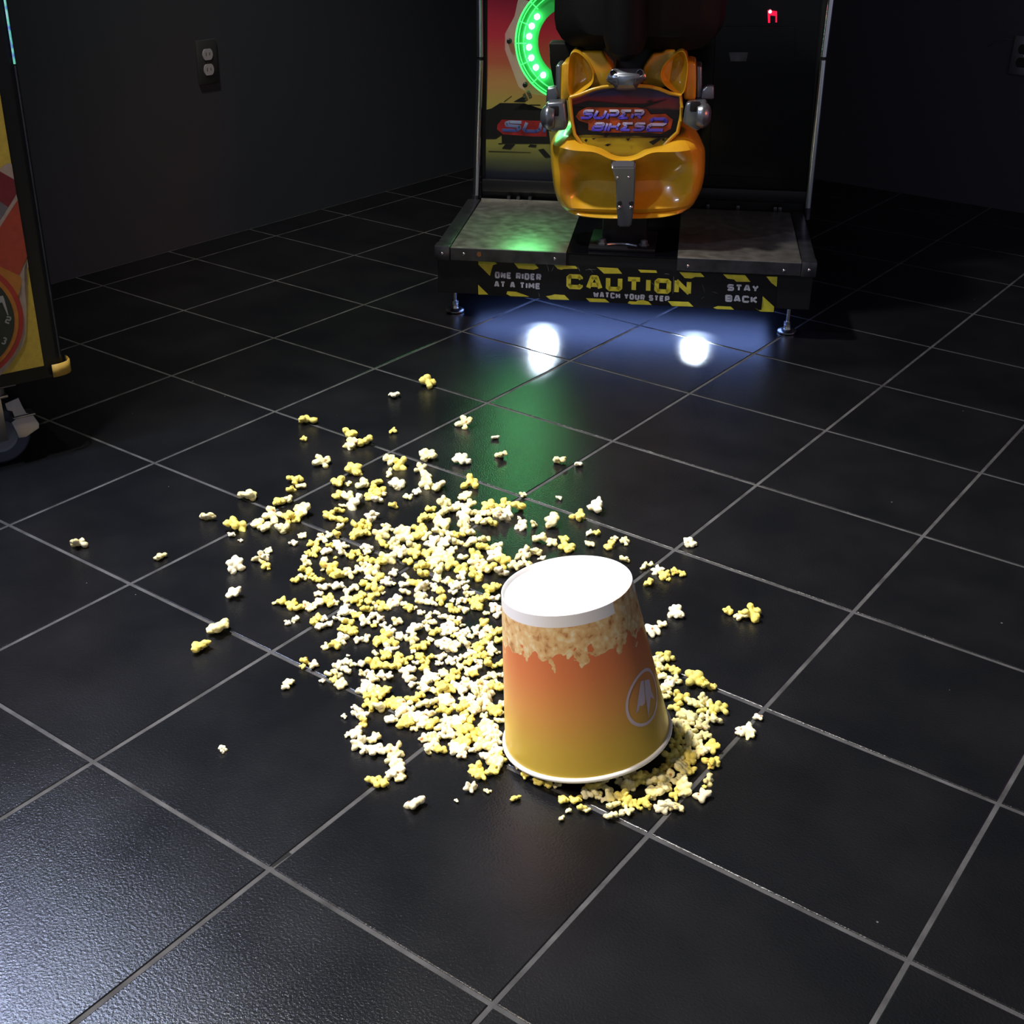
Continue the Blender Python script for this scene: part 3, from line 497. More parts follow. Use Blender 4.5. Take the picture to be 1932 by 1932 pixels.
# badge panel and its raised rim
badge = [(-0.1312, -0.0040, 0.5187), (-0.1092, -0.0040, 0.5256), (-0.0817, -0.0040, 0.5371), (-0.0588, -0.0040, 0.5431), (-0.0357, -0.0040, 0.5459), (0.0217, -0.0040, 0.5481), (0.0447, -0.0040, 0.5472), (0.0656, -0.0040, 0.5427), (0.0890, -0.0040, 0.5346), (0.1133, -0.0040, 0.5302), (0.1173, -0.0040, 0.5054), (0.1159, -0.0040, 0.4762), (0.1118, -0.0040, 0.4511), (0.0954, -0.0040, 0.4347), (0.0757, -0.0040, 0.4133), (0.0457, -0.0040, 0.4054), (0.0254, -0.0040, 0.3896), (-0.0336, -0.0040, 0.3875), (-0.0532, -0.0040, 0.4020), (-0.0961, -0.0040, 0.4098), (-0.1184, -0.0040, 0.4391), (-0.1251, -0.0040, 0.4687), (-0.1290, -0.0040, 0.4981)]
bm = BM(); f = bm.faces.new([bm.verts.new(Vector(p) + Vector((0, .002, 0))) for p in badge]); r = bmesh.ops.extrude_face_region(bm, geom=[f])
for v in r['geom']:
    if isinstance(v, bmesh.types.BMVert): v.co.y += .03
bmesh.ops.triangulate(bm, faces=[f for f in bm.faces if len(f.verts) > 4]); bmesh.ops.recalc_face_normals(bm, faces=bm.faces[:])
bd = obj('badge_panel', bm, 'badge_print', game)
bm = BM(); tube(bm, [Vector(p) + Vector((0, -.004, 0)) for p in badge + badge[:1]], .0042, 10); obj('badge_rim', bm, 'shell', tail, True)
bm = BM(); ob = (0, -.0016, 0)
flat(bm, [(-0.1172, -0.0040, 0.4780), (-0.1105, -0.0040, 0.4896), (-0.0897, -0.0040, 0.5004), (-0.0570, -0.0040, 0.4998), (-0.0293, -0.0040, 0.5055), (0.0126, -0.0040, 0.5018), (0.0406, -0.0040, 0.4986), (0.0504, -0.0040, 0.4877), (0.0827, -0.0040, 0.4898), (0.0996, -0.0040, 0.4779), (0.0963, -0.0040, 0.4575), (0.0761, -0.0040, 0.4466), (0.0387, -0.0040, 0.4477), (-0.0548, -0.0040, 0.4446), (-0.0880, -0.0040, 0.4493), (-0.0885, -0.0040, 0.4630), (-0.1098, -0.0040, 0.4692)], ob)
obj('printed_flame', bm, 'logo_orange', bd)
bm = BM()
for q in ([(0.0396, -0.0040, 0.5154), (0.0487, -0.0040, 0.5185), (0.0544, -0.0040, 0.5180), (0.0467, -0.0040, 0.5127)], [(-0.0502, -0.0040, 0.4172), (-0.0433, -0.0040, 0.4204), (-0.0350, -0.0040, 0.4200), (-0.0430, -0.0040, 0.4144)], [(-0.0803, -0.0040, 0.4312), (-0.0685, -0.0040, 0.4327), (-0.0754, -0.0040, 0.4279)], [(0.0492, -0.0040, 0.4274), (0.0696, -0.0040, 0.4372), (0.0790, -0.0040, 0.4364), (0.0589, -0.0040, 0.4208)],
          [(-0.0027, -0.0040, 0.4337), (0.0078, -0.0040, 0.4345), (0.0023, -0.0040, 0.4275)], [(-0.1064, -0.0040, 0.4340), (0.0928, -0.0040, 0.4391), (0.0929, -0.0040, 0.4378), (-0.1063, -0.0040, 0.4326)], [(-0.0545, -0.0040, 0.4366), (-0.0406, -0.0040, 0.4405), (-0.0473, -0.0040, 0.4334)], [(-0.1272, -0.0040, 0.5004), (-0.0902, -0.0040, 0.5127), (-0.0109, -0.0040, 0.5083), (0.0353, -0.0040, 0.5097), (0.0898, -0.0040, 0.5224), (0.0357, -0.0040, 0.5018), (-0.0897, -0.0040, 0.4992)],
          [(-0.0967, -0.0040, 0.4260), (-0.0932, -0.0040, 0.4296), (-0.0884, -0.0040, 0.4274), (-0.0918, -0.0040, 0.4220)], [(0.0778, -0.0040, 0.4364), (0.0836, -0.0040, 0.4377), (0.0840, -0.0040, 0.4308), (0.0788, -0.0040, 0.4314)]): flat(bm, q, (0, -.0024, 0))
obj('printed_black_shape', bm, 'signblack', bd)
def letters(dy, mt, sx=0, sz=0, th=.2):
    bm = BM(); o_ = (sx, dy, sz)
    text(bm, 'super', (-0.1087, -0.0040, 0.4937), (0.0290, -0.0040, 0.4978), (-0.1081, -0.0040, 0.4724), th, .07, .42, off=o_)
    text(bm, 'bikes', (-0.0827, -0.0040, 0.4668), (0.0351, -0.0040, 0.4705), (-0.0820, -0.0040, 0.4472), th, .07, .38, off=o_)
    text(bm, '2', (0.0381, -0.0040, 0.4810), (0.0797, -0.0040, 0.4823), (0.0398, -0.0040, 0.4500), .22, .1, .35, off=o_)
    return obj('logo_lettering' if dy < -.0034 else 'logo_shadow', bm, mt, bd)
zl0, zl1 = (-0.0785, -0.0040, 0.4462)[2], (-0.0802, -0.0040, 0.4946)[2]
zm = (-0.0793, -0.0040, 0.4713)[2]; k = (zm - zl0) / (zl1 - zl0)
zprint('logo_main', zl0, zl1, [(0, (.07, .03, .75)), (k * .45, (.20, .17, .9)), (k * .9, (.85, .86, 1)), (k * .98, (.06, .03, .7)), (k + .28, (.20, .18, .9)), (1, (.88, .90, 1))], rough=.22)
letters(-.0030, 'signblack', .0016, -.0016, .32); letters(-.0038, 'logo_main', th=.26)

# cast brackets: top, two side pivots and the centre strut
bm = BM()
loft(bm, [[(-0.0376, 0.0000, 0.5823), (0.0254, 0.0000, 0.5839), (0.0339, 0.0000, 0.5732), (0.0380, 0.0000, 0.5612), (0.0203, 0.0000, 0.5497), (0.0152, -0.0000, 0.5374), (-0.0310, 0.0000, 0.5361), (-0.0361, -0.0000, 0.5470), (-0.0549, 0.0000, 0.5554), (-0.0497, 0.0000, 0.5688)],
          [(-0.0369, -0.0300, 0.5848), (0.0277, -0.0300, 0.5865), (0.0340, -0.0340, 0.5782), (0.0368, -0.0340, 0.5685), (0.0183, -0.0340, 0.5549), (0.0142, -0.0300, 0.5403), (-0.0280, -0.0300, 0.5392), (-0.0329, -0.0340, 0.5513), (-0.0500, -0.0340, 0.5618), (-0.0459, -0.0340, 0.5739)],
          [(-0.0241, -0.0450, 0.5750), (0.0109, -0.0450, 0.5759), (0.0145, -0.0460, 0.5729), (0.0136, -0.0460, 0.5686), (0.0109, -0.0460, 0.5555), (0.0086, -0.0440, 0.5529), (-0.0209, -0.0440, 0.5521), (-0.0231, -0.0460, 0.5545), (-0.0271, -0.0460, 0.5675), (-0.0273, -0.0460, 0.5718)]])
bmesh.ops.bevel(bm, geom=bm.edges[:], offset=.0022, segments=2, affect='EDGES')
br = obj('top_bracket', bm, 'cast', game, True)
for q in ((-0.0349, -0.0380, 0.5774), (0.0228, -0.0380, 0.5795)):
    bm = BM(); lathe(bm, [(0, .002), (.0045, .002), (.006, .0), (.006, -.004)], q, 16, Matrix.Rotation(pi / 2, 4, 'X')); obj('bolt_recess', bm, 'black', br, True)
    bm = BM(); lathe(bm, [(.0058, -.002), (.0066, .003), (.0078, .003), (.0088, -.002)], q, 20, Matrix.Rotation(pi / 2, 4, 'X')); obj('bolt_collar', bm, 'cast', br, 'all')
for sgn, c, arm, plate_, lug in ((-1, (-0.1848, -0.0100, 0.4759), [(-0.1843, -0.0200, 0.5082), (-0.1423, -0.0200, 0.5112), (-0.1365, -0.0200, 0.4690), (-0.1372, -0.0200, 0.4496), (-0.1713, -0.0200, 0.4451), (-0.1834, -0.0200, 0.4584)],
                          [(-0.1679, 0.0300, 0.5813), (-0.1562, 0.0300, 0.5827), (-0.1541, 0.0300, 0.4984), (-0.1648, 0.0300, 0.4981), (-0.1679, 0.0300, 0.5410)], [(-0.1869, 0.0200, 0.5319), (-0.1681, 0.0200, 0.5358), (-0.1595, 0.0200, 0.5203), (-0.1650, 0.0200, 0.5020), (-0.1887, 0.0200, 0.5013)]),
                         (1, (0.1723, -0.0100, 0.4902), [(0.1270, -0.0200, 0.5173), (0.1700, -0.0200, 0.5207), (0.1760, -0.0200, 0.5010), (0.1716, -0.0200, 0.4696), (0.1543, -0.0200, 0.4555), (0.1221, -0.0200, 0.4725), (0.1237, -0.0200, 0.4994)],
                          [(0.1437, 0.0300, 0.5892), (0.1552, 0.0300, 0.5873), (0.1608, 0.0300, 0.5188), (0.1492, 0.0300, 0.5140)], [(0.1594, 0.0200, 0.5382), (0.1680, 0.0200, 0.5462), (0.1851, 0.0200, 0.5467), (0.1873, 0.0200, 0.5190), (0.1586, 0.0200, 0.5182)])):
    bm = BM(); prism(bm, arm, (0, .05, 0), .006); pv = obj('side_pivot', bm, 'cast', game, True)
    bm = BM(); tube(bm, [Vector(c) + Vector((-.004 * sgn * k_, 0, 0)) + Vector((sgn * .011, 0, 0)) for k_ in range(9)], [.010, .0195, .0235, .026, .0275, .0275, .026, .025, .024], 28); obj('knob', bm, 'cast', pv, 'all')
    bm = BM(); prism(bm, plate_, (0, .07, 0), .004); obj('hub_plate', bm, 'cast', pv, True)
    bm = BM(); prism(bm, lug, (0, .035, 0), .004); obj('lug', bm, 'cast', pv, True)
    a = Vector(arm[0]).lerp(Vector(arm[2]), .42); bm = BM(); box(bm, (a.x - .012, a.y - .0035, a.z - .012), (a.x + .010, a.y + .004, a.z + .010), .003)
    obj('socket', bm, 'black', pv, True)
bm = BM()
loft(bm, [[(-0.0327, -0.0250, 0.3890), (0.0222, -0.0250, 0.3909), (0.0204, 0.0200, 0.3814), (-0.0353, 0.0200, 0.3794)], [(-0.0297, -0.0480, 0.3773), (0.0234, -0.0480, 0.3792), (0.0208, 0.0200, 0.3644), (-0.0337, 0.0200, 0.3625)], [(-0.0193, -0.0460, 0.3494), (0.0248, -0.0460, 0.3510), (0.0222, 0.0200, 0.3360), (-0.0228, 0.0200, 0.3343)],
          [(-0.0162, -0.0420, 0.2967), (0.0254, -0.0420, 0.2984), (0.0230, 0.0200, 0.2832), (-0.0195, 0.0200, 0.2815)], [(-0.0121, -0.0380, 0.2624), (0.0229, -0.0380, 0.2639), (0.0206, 0.0200, 0.2490), (-0.0151, 0.0200, 0.2475)], [(-0.0104, -0.0340, 0.2402), (0.0198, -0.0340, 0.2415), (0.0172, 0.0300, 0.2246), (-0.0136, 0.0300, 0.2233)]])
bmesh.ops.bevel(bm, geom=bm.edges[:], offset=.003, segments=2, affect='EDGES')
st = obj('centre_strut', bm, 'cast', game, True)
for q in ((-0.0081, -0.0425, 0.2960), (0.0179, -0.0425, 0.2970)):
    bm = BM(); lathe(bm, [(0, .0015), (.0045, .0015), (.0055, 0), (.0055, -.004)], q, 16, Matrix.Rotation(pi / 2, 4, 'X')); obj('strut_hole', bm, 'black', st, True)
    bm = BM(); lathe(bm, [(0, .003), (.003, .002), (.0045, 0), (.0045, -.004)], (q[0], q[1] - .001, q[2] - .009), 16, Matrix.Rotation(pi / 2, 4, 'X')); obj('strut_bolt', bm, 'zinc', st, 'all')
for q in ((-0.0152, -0.0470, 0.3544), (0.0093, -0.0470, 0.3565)):
    bm = BM(); lathe(bm, [(0, .002), (.002, .0015), (.003, 0), (.003, -.003)], q, 12, Matrix.Rotation(pi / 2, 4, 'X')); obj('strut_screw', bm, 'zinc', st, 'all')

# ring of green lamps behind the bike
RC = Vector((-0.1598, 0.3000, 0.5960)); RL = hypot((-0.2630, 0.3000, 0.5827)[0] - RC.x, (-0.2630, 0.3000, 0.5827)[2] - RC.z); RO = RL * 1.30
def arc(r, a0, a1, n, y=0): return [RC + Vector((r * cos(radians(a0 + (a1 - a0) * k / n)), y, r * sin(radians(a0 + (a1 - a0) * k / n)))) for k in range(n + 1)]
bm = BM(); o_, i_ = arc(RO, 108, 252, 40), arc(RL * .78, 108, 252, 40)
for k in range(40):
    for dy in (0,): bm.faces.new([bm.verts.new(v) for v in (o_[k], o_[k + 1], i_[k + 1], i_[k])])
bmesh.ops.remove_doubles(bm, verts=bm.verts[:], dist=1e-5)
ring = obj('light_ring', bm, 'ringplate', game); md = ring.modifiers.new('t', 'SOLIDIFY'); md.thickness = .005
bm = BM(); tube(bm, arc(RO, 106, 254, 48, -.004), .0022, 8); tube(bm, arc(RO * .95, 108, 252, 48, -.004), .0014, 8); tube(bm, arc(RL * 1.12, 110, 250, 44, -.004), .0012, 8)
for a in range(116, 250, 22):
    d = Vector((cos(radians(a)), 0, sin(radians(a)))); tube(bm, [RC + d * RL * 1.06 + Vector((0, -.004, 0)), RC + d * RO + Vector((0, -.004, 0))], .0014, 6)
obj('glowing_edge', bm, 'ringedge', ring, True)
for q in ((-0.2439, 0.3000, 0.6527), (-0.2564, 0.3000, 0.6314), (-0.2624, 0.3000, 0.6079), (-0.2626, 0.3000, 0.5830), (-0.2566, 0.3000, 0.5587), (-0.2449, 0.3000, 0.5366), (-0.2268, 0.3000, 0.5191)):
    bm = BM(); bmesh.ops.create_icosphere(bm, subdivisions=2, radius=.0068, matrix=Matrix.Translation(Vector(q) + Vector((0, -.006, 0)))); obj('led', bm, 'led', ring, 'all')
bm = BM(); prism(bm, [(-0.2917, 0.3120, 0.6922), (-0.3008, 0.3120, 0.6509), (-0.3237, 0.3120, 0.6110), (-0.3240, 0.3120, 0.5733), (-0.3132, 0.3120, 0.5467), (-0.2900, 0.3120, 0.4884), (-0.2683, 0.3120, 0.4753), (-0.2249, 0.3120, 0.4673), (-0.2590, 0.3120, 0.5029), (-0.2881, 0.3120, 0.5473), (-0.2933, 0.3120, 0.5940), (-0.2866, 0.3120, 0.6447), (-0.2614, 0.3120, 0.6842)], (0, .004, 0))
ca = obj('clear_mount', bm, 'clear', game)
for q in ((-0.3124, 0.3050, 0.5944), (-0.2724, 0.3050, 0.4934)):
    bm = BM(); lathe(bm, [(0, .004), (.004, .004), (.006, .002), (.006, -.01)], q, 14, Matrix.Rotation(pi / 2, 4, 'X')); obj('mount_screw', bm, 'black', ca, True)
gp = MM @ (Vector((-0.2467, 0.3000, 0.5326)) + Vector((0, 0, -.04)))
gl = lamp('green_ring_light', 'SPOT', gp, MM @ Vector((-.24, -.02, .18)), 2.6, (.14, 1, .28), shadow_soft_size=.07, spot_size=radians(112), spot_blend=.8)

# white lamps under the platform's front edge
for q in ((-0.1537, 1.9410, 0.0000), (0.1576, 2.1209, 0.0000)):
    lq = MM.inverted() @ Vector(q)
    bm = BM(); lathe(bm, [(0, -.004), (.010, -.004), (.013, -.001), (.013, .004)], (lq.x, F_ + .03, B_), 20); ul = obj('under_lamp', bm, 'floorled', game, True)
    p0 = MM @ Vector((lq.x, F_ + .012, B_ - .008)); lamp('under_beam', 'SPOT', p0, Vector(q) + (MM.to_3x3() @ Vector((0, .030, 0))), 24, (.62, .78, 1), spot_size=radians(84), spot_blend=1, shadow_soft_size=.012)
    lamp('under_beam', 'SPOT', p0, Vector(q) + (MM.to_3x3() @ Vector((0, -.012, 0))), 42, (.72, .85, 1), spot_size=radians(50), spot_blend=1, shadow_soft_size=.008)

us = MM @ Vector((.005, .09, B_ - .006)); lamp('under_strip', 'AREA', us, us + MM.to_3x3() @ Vector((0, -.02, -1)), 1.5, (.24, .38, 1), shape='RECTANGLE', size=.72, size_y=.22)
bpy.data.objects['under_strip'].rotation_euler.z = MM.to_euler().z
# ---------------------------------------------------------------- game cabinet at the left edge
PM = Matrix([[0.95728, 0.289164, 0.0, -0.454767], [-0.289164, 0.95728, 0.0, 0.821162], [0.0, 0.0, 1.0, 0.0], [0, 0, 0, 1]])      # local x = outwards from the art side, y = along it, z up; origin on the floor below the corner
cab = thing('game_cabinet', 'tall game cabinet at left edge with yellow and red dial art, on casters', 'arcade game', PM)
bm = BM(); c_ = .0
pts = [(-.004, -.62, .155), (-.004, .022, .155)]
for k in range(7): a = radians(0 + 90 * k / 6); pts.append((-.024 + .020 * cos(a), .022 + .018 * sin(a), .155))
pts += [(-.56, .040, .155), (-.56, -.62, .155)]
prism(bm, pts, (0, 0, 1.65)); bmesh.ops.remove_doubles(bm, verts=bm.verts[:], dist=1e-5); obj('cabinet_body', bm, 'cabedge', cab, True)
bm = BM(); prism(bm, [(-.004, -.60, .18), (-.004, 0, .18), (-.004, 0, .643), (-.004, -.60, .643)], (.004, 0, 0)); ap = obj('art_panel', bm, 'art_yellow', cab)
def lp_(u, z, o=.0): return Vector((.0003 + o, u, z))
def art_piece(name, mt, pts, lvl): bm = BM(); flat(bm, [lp_(u, z, .0004 * lvl) for u, z in pts]); return obj(name, bm, mt, ap)
CC, CR = (-.1274, .2841), .1061
def disc(r0, n=72): return [(min(CC[0] + r0 * cos(2 * pi * k / n), -.0005), max(CC[1] + r0 * sin(2 * pi * k / n), .1805)) for k in range(n)]
art_piece('printed_cream_band', 'art_cream', [(-0.0190, 0.5266), (-0.0063, 0.5336), (0.0003, 0.5313), (0.0002, 0.5056), (-0.0209, 0.5152)], 1)
art_piece('printed_crimson_shape', 'art_crimson', [(-0.0424, 0.5332), (-0.0198, 0.5217), (0.0001, 0.5064), (-0.0002, 0.4820), (-0.0163, 0.4627), (-0.0278, 0.4738), (-0.0496, 0.4908)], 2)
art_piece('printed_grey_shape', 'art_grey', [(-0.0389, 0.4816), (-0.0278, 0.4738), (-0.0163, 0.4627), (-0.0328, 0.4435), (-0.0474, 0.4304)], 2)
art_piece('printed_cream_edge', 'art_cream', [(-0.0002, 0.4820), (0.0006, 0.4700), (-0.0347, 0.4317), (-0.0460, 0.4205), (-0.0444, 0.4299), (-0.0163, 0.4627)], 3)
art_piece('printed_red_shape', 'art_red', [(0.0003, 0.4732), (0.0007, 0.3768), (-0.0172, 0.3476), (-0.0454, 0.3672), (-0.0606, 0.3773), (-0.0528, 0.4167), (-0.0345, 0.4333)], 4)
art_piece('printed_orange_shape', 'art_orange', [(-0.0553, 0.3753), (-0.0454, 0.3672), (-0.0172, 0.3476), (-0.0147, 0.3412), (-0.0172, 0.3296), (-0.0232, 0.3137), (-0.0520, 0.3273), (-0.0626, 0.3316)], 5)
art_piece('printed_cream_shape', 'art_cream', [(0.0002, 0.3734), (0.0004, 0.3584), (-0.0072, 0.3561), (-0.0124, 0.3155), (-0.0134, 0.2912), (-0.0223, 0.2422), (-0.0305, 0.2238), (-0.0448, 0.2079), (-0.0533, 0.1995), (-0.0605, 0.1910), (-0.0765, 0.1793), (-0.0839, 0.1771), (-0.0800, 0.2003), (-0.0741, 0.1939), (-0.0358, 0.2349), (-0.0217, 0.2756), (-0.0232, 0.3150), (-0.0172, 0.3296), (-0.0147, 0.3418), (-0.0172, 0.3476)], 3)
art_piece('printed_red_ring', 'art_ringred', disc(CR), 6); art_piece('printed_orange_ring', 'art_orange', disc(CR - .0086), 7)
for a0 in (75, 120, 165, 210, 255, 300):
    q = [(CC[0] + q_ * cos(radians(a0 + da_)) , CC[1] + q_ * sin(radians(a0 + da_)) * 1.1) for q_, da_ in ((CR * .9, -9), (CR * 2.6, -13), (CR * 2.6, 8), (CR * .9, 9))]
    q = [(max(-.598, min(-.004, u_)), max(.182, min(.64, z_))) for u_, z_ in q]
    if a0 in (120, 165): art_piece('printed_red_shape', 'art_red', q, 2)
dial = art_piece('printed_dial', 'art_dial', disc(CR - .0157), 8)
bm = BM(); text(bm, '2', lp_(*(-0.0495, 0.2833), .004), lp_(*(-0.0416, 0.2788), .004), lp_(*(-0.0549, 0.2715), .004), .2); obj('dial_number', bm, 'art_white', ap)
bm = BM(); text(bm, '3', lp_(*(-0.0612, 0.2475), .004), lp_(*(-0.0543, 0.2436), .004), lp_(*(-0.0671, 0.2363), .004), .2)
obj('dial_number', bm, 'art_white', ap)
bm = BM(); flat(bm, [lp_(*(-0.0558, 0.3184), .004), lp_(*(-0.0500, 0.3186), .004), lp_(*(-0.0488, 0.3123), .004), lp_(*(-0.0463, 0.2837), .004), lp_(*(-0.0480, 0.2833), .004), lp_(*(-0.0531, 0.3071), .004), lp_(*(-0.0588, 0.3069), .004)]); obj('dial_hand', bm, 'art_white', ap)
# thin trim strip on the back corner; its upper glow imitates a green-blue reflection
bm = BM(); tube(bm, [(.0005, .030, .19), (.0005, .030, .682)], .0014, 8); obj('edge_strip', bm, 'flange', cab, True)
bm = BM(); tube(bm, [(.0005, .030, .685), (.0005, .030, 1.75)], .0018, 8); obj('painted_glint_strip', bm, 'trimglint', cab, True)
bm = BM(); box(bm, (-.006, -.60, 1.20), (.004, -.22, 1.64), .004); sc_ = obj('screen_bezel', bm, 'black', cab, True)
bm = BM(); box(bm, (.0035, -.58, 1.22), (.0055, -.24, 1.62)); obj('screen', bm, 'screen', sc_)
# yellow guard bent around the bottom corner
bm = BM(); R_ = []
path = [(.006, .012), (.006, .024), (.004, .034), (-.001, .043), (-.009, .049), (-.020, .0505), (-.030, .050)]
for (x, y) in path: R_.append((x, y))
vs = [[bm.verts.new((x, y, z)) for z in (.157, .180)] for x, y in R_]
for a, b_ in zip(vs, vs[1:]): bm.faces.new((a[0], b_[0], b_[1], a[1]))
g = obj('corner_guard', bm, 'strap', cab, 'all'); md = g.modifiers.new('t', 'SOLIDIFY'); md.thickness = .0022
# casters
def caster(x, y):
    bm = BM(); box(bm, (x - .035, y - .035, .150), (x + .035, y + .035, .155), .001); cs = obj('caster', bm, 'caster', cab, True)
    bm = BM()
    for s in (-1, 1): box(bm, (x + s * .021 - .0015, y - .009, .046), (x + s * .021 + .0015, y + .009, .128), .001)
    box(bm, (x - .0225, y - .022, .126), (x + .0225, y + .022, .131), .001); lathe(bm, [(.022, .131), (.022, .142), (.014, .150)], (x, y, 0), 24)
    obj('fork', bm, 'caster', cs, True)
    bm = BM(); lathe(bm, [(.030, -.012), (.048, -.014), (.0525, -.010), (.0525, .010), (.048, .014), (.030, .012)], (x, y, .0525), 40, ALONG_X); wh = obj('wheel', bm, 'wheelrubber', cs, True)
    bm = BM(); lathe(bm, [(0, -.018), (.010, -.018), (.012, -.013), (.026, -.010), (.030, -.013), (.030, .013), (.026, .010), (.012, .013), (.010, .018), (0, .018)], (x, y, .0525), 32, ALONG_X); obj('wheel_hub', bm, 'hub', wh, True)
    # brake pedal: a stepped plate on the outer side of the wheel
    bm = BM(); prof = [(.014, .116), (.039, .121), (.042, .105), (.046, .092), (.055, .090), (.063, .070), (.061, .062), (.035, .052), (.023, .053), (.021, .066), (.017, .082), (.025, .086), (.023, .100), (.015, .104)]
    prism(bm, [(x + .019 + (.12 - z) * .28, y + p, z) for p, z in prof], (.003, 0, .0008), .0006)
    obj('brake_pedal', bm, 'caster', cs, True)
    bm = BM(); box(bm, (x + .006, y + .020, .0885), (x + .036, y + .060, .0915), .001); obj('pedal_step', bm, 'caster', cs, True)
for x, y in ((-.046, -.085), (-.50, -.085), (-.046, -.56), (-.50, -.56)): caster(x, y)

# ---------------------------------------------------------------- outlets
def outlet(name, label, loc, rz, plate_m, face_m):
    t = thing(name, label, 'outlet', Matrix.Translation(loc) @ Matrix.Rotation(rz, 4, 'Z'))
    bm = BM(); box(bm, (-.035, -.006, -.057), (.035, 0, .057), .0022, 2); obj('cover_plate', bm, plate_m, t, True)
    for s in (-1, 1):
        bm = BM(); pts = []
        for k in range(28):
            a = 2 * pi * k / 28; pts.append((.0175 * cos(a), -.006, s * .0195 + max(-.0142, min(.0142, .0175 * sin(a)))))
        prism(bm, pts, (0, -.002, 0)); so = obj('socket', bm, face_m, t, True)
        bm = BM()
        for dx, h in ((-.0063, .0045), (.0063, .0036)): box(bm, (dx - .0009, -.0083, s * .0195 + .001 - h), (dx + .0009, -.0079, s * .0195 + .001 + h))
        lathe(bm, [(0, -.0003), (.0022, -.0003)], (0, -.0079, s * .0195 - .0085), 10, Matrix.Rotation(pi / 2, 4, 'X'))
        obj('slot', bm, 'rubber', so)
    bm = BM(); lathe(bm, [(0, .0012), (.0022, .0008), (.003, 0)], (0, -.006, 0), 12, Matrix.Rotation(pi / 2, 4, 'X')); obj('cover_screw', bm, plate_m, t, 'all')
    return t
outlet('wall_outlet', 'dark outlet plate with two grey sockets on the left black wall', (WX, 2.025, .478), pi / 2, 'outletplate', 'white_plastic')
outlet('wall_outlet', 'steel outlet plate with black sockets at the right edge of the back wall', (.310, WY, .472), 0, 'steelplate', 'rubber')
bm = BM(); a = Vector((.196, WY - .008, .494)); tube(bm, [Vector((.196 + .075 * t, WY - .010 - .012 * sin(pi * t), .484 + .050 * t - .018 * t * t + .008 * sin(pi * t))) for t in [k / 10 for k in range(11)]], .0012, 8)
wire = obj('thin_cable', bm, mat('grey_cable', (.06, .06, .05), .4), None, True); wire['label'] = 'thin curved cable on the back wall left of the steel outlet'; wire['category'] = 'cable'

# ---------------------------------------------------------------- popcorn tub, upside down
BR, TR_, TH = .1043, .0790, .2092
TM = Matrix([[0.983728, 0.0, -0.179663, 0.7685], [-0.004795, 0.999644, -0.026256, 0.7063], [0.179599, 0.02669, 0.983378, 0.021], [0, 0, 0, 1]])
tub = thing('popcorn_tub', 'orange and yellow paper popcorn tub standing upside down, tilted on spilled popcorn', 'popcorn tub', TM)
def rad(h): return BR + (TR_ - BR) * h / TH
m = M['tubprint'] = mat('tub_print', (.5, .5, .5), .33, spec=.4)
s = nd(m, 'ShaderNodeSeparateXYZ'); lk(m, coord(m), s.inputs[0])
ang = math_(m, 'ARCTAN2', s.outputs[1], s.outputs[0]); h = s.outputs[2]
grad = ramp(m, math_(m, 'DIVIDE', h, .15), [(0, (.56, .40, .055)), (.25, (.60, .39, .065)), (.55, (.66, .30, .08)), (.85, (.65, .205, .075)), (1, (.62, .18, .07))])
cv = nd(m, 'ShaderNodeCombineXYZ'); lk(m, math_(m, 'MULTIPLY', ang, .092), cv.inputs[0]); lk(m, h, cv.inputs[1])
n1 = nd(m, 'ShaderNodeTexNoise'); n1.inputs['Scale'].default_value = 55; n1.inputs['Detail'].default_value = 2; lk(m, cv.outputs[0], n1.inputs['Vector'])
v1 = nd(m, 'ShaderNodeTexVoronoi'); v1.inputs['Scale'].default_value = 95; lk(m, cv.outputs[0], v1.inputs['Vector'])
edge = math_(m, 'ADD', math_(m, 'MULTIPLY_ADD', n1.outputs[0], -.085, .190), math_(m, 'MULTIPLY', v1.outputs['Distance'], .014))
isp = math_(m, 'GREATER_THAN', h, edge)
n3 = nd(m, 'ShaderNodeTexNoise'); n3.inputs['Scale'].default_value = 70; n3.inputs['Detail'].default_value = 7; n3.inputs['Roughness'].default_value = .62; n3.inputs['Distortion'].default_value = 1.2; lk(m, cv.outputs[0], n3.inputs['Vector'])
v2 = nd(m, 'ShaderNodeTexVoronoi'); v2.inputs['Scale'].default_value = 120; lk(m, cv.outputs[0], v2.inputs['Vector'])
cc = ramp(m, math_(m, 'ADD', n3.outputs[0], math_(m, 'MULTIPLY', math_(m, 'SUBTRACT', .35, v2.outputs['Distance']), .35)),
          [(.18, (.36, .14, .05)), (.34, (.62, .38, .17)), (.48, (.68, .46, .22)), (.60, (.72, .58, .34)), (.78, (.76, .71, .54))])
mx = nd(m, 'ShaderNodeMix', data_type='RGBA'); lk(m, isp, mx.inputs['Factor']); lk(m, grad, mx.inputs[6]); lk(m, cc, mx.inputs[7])
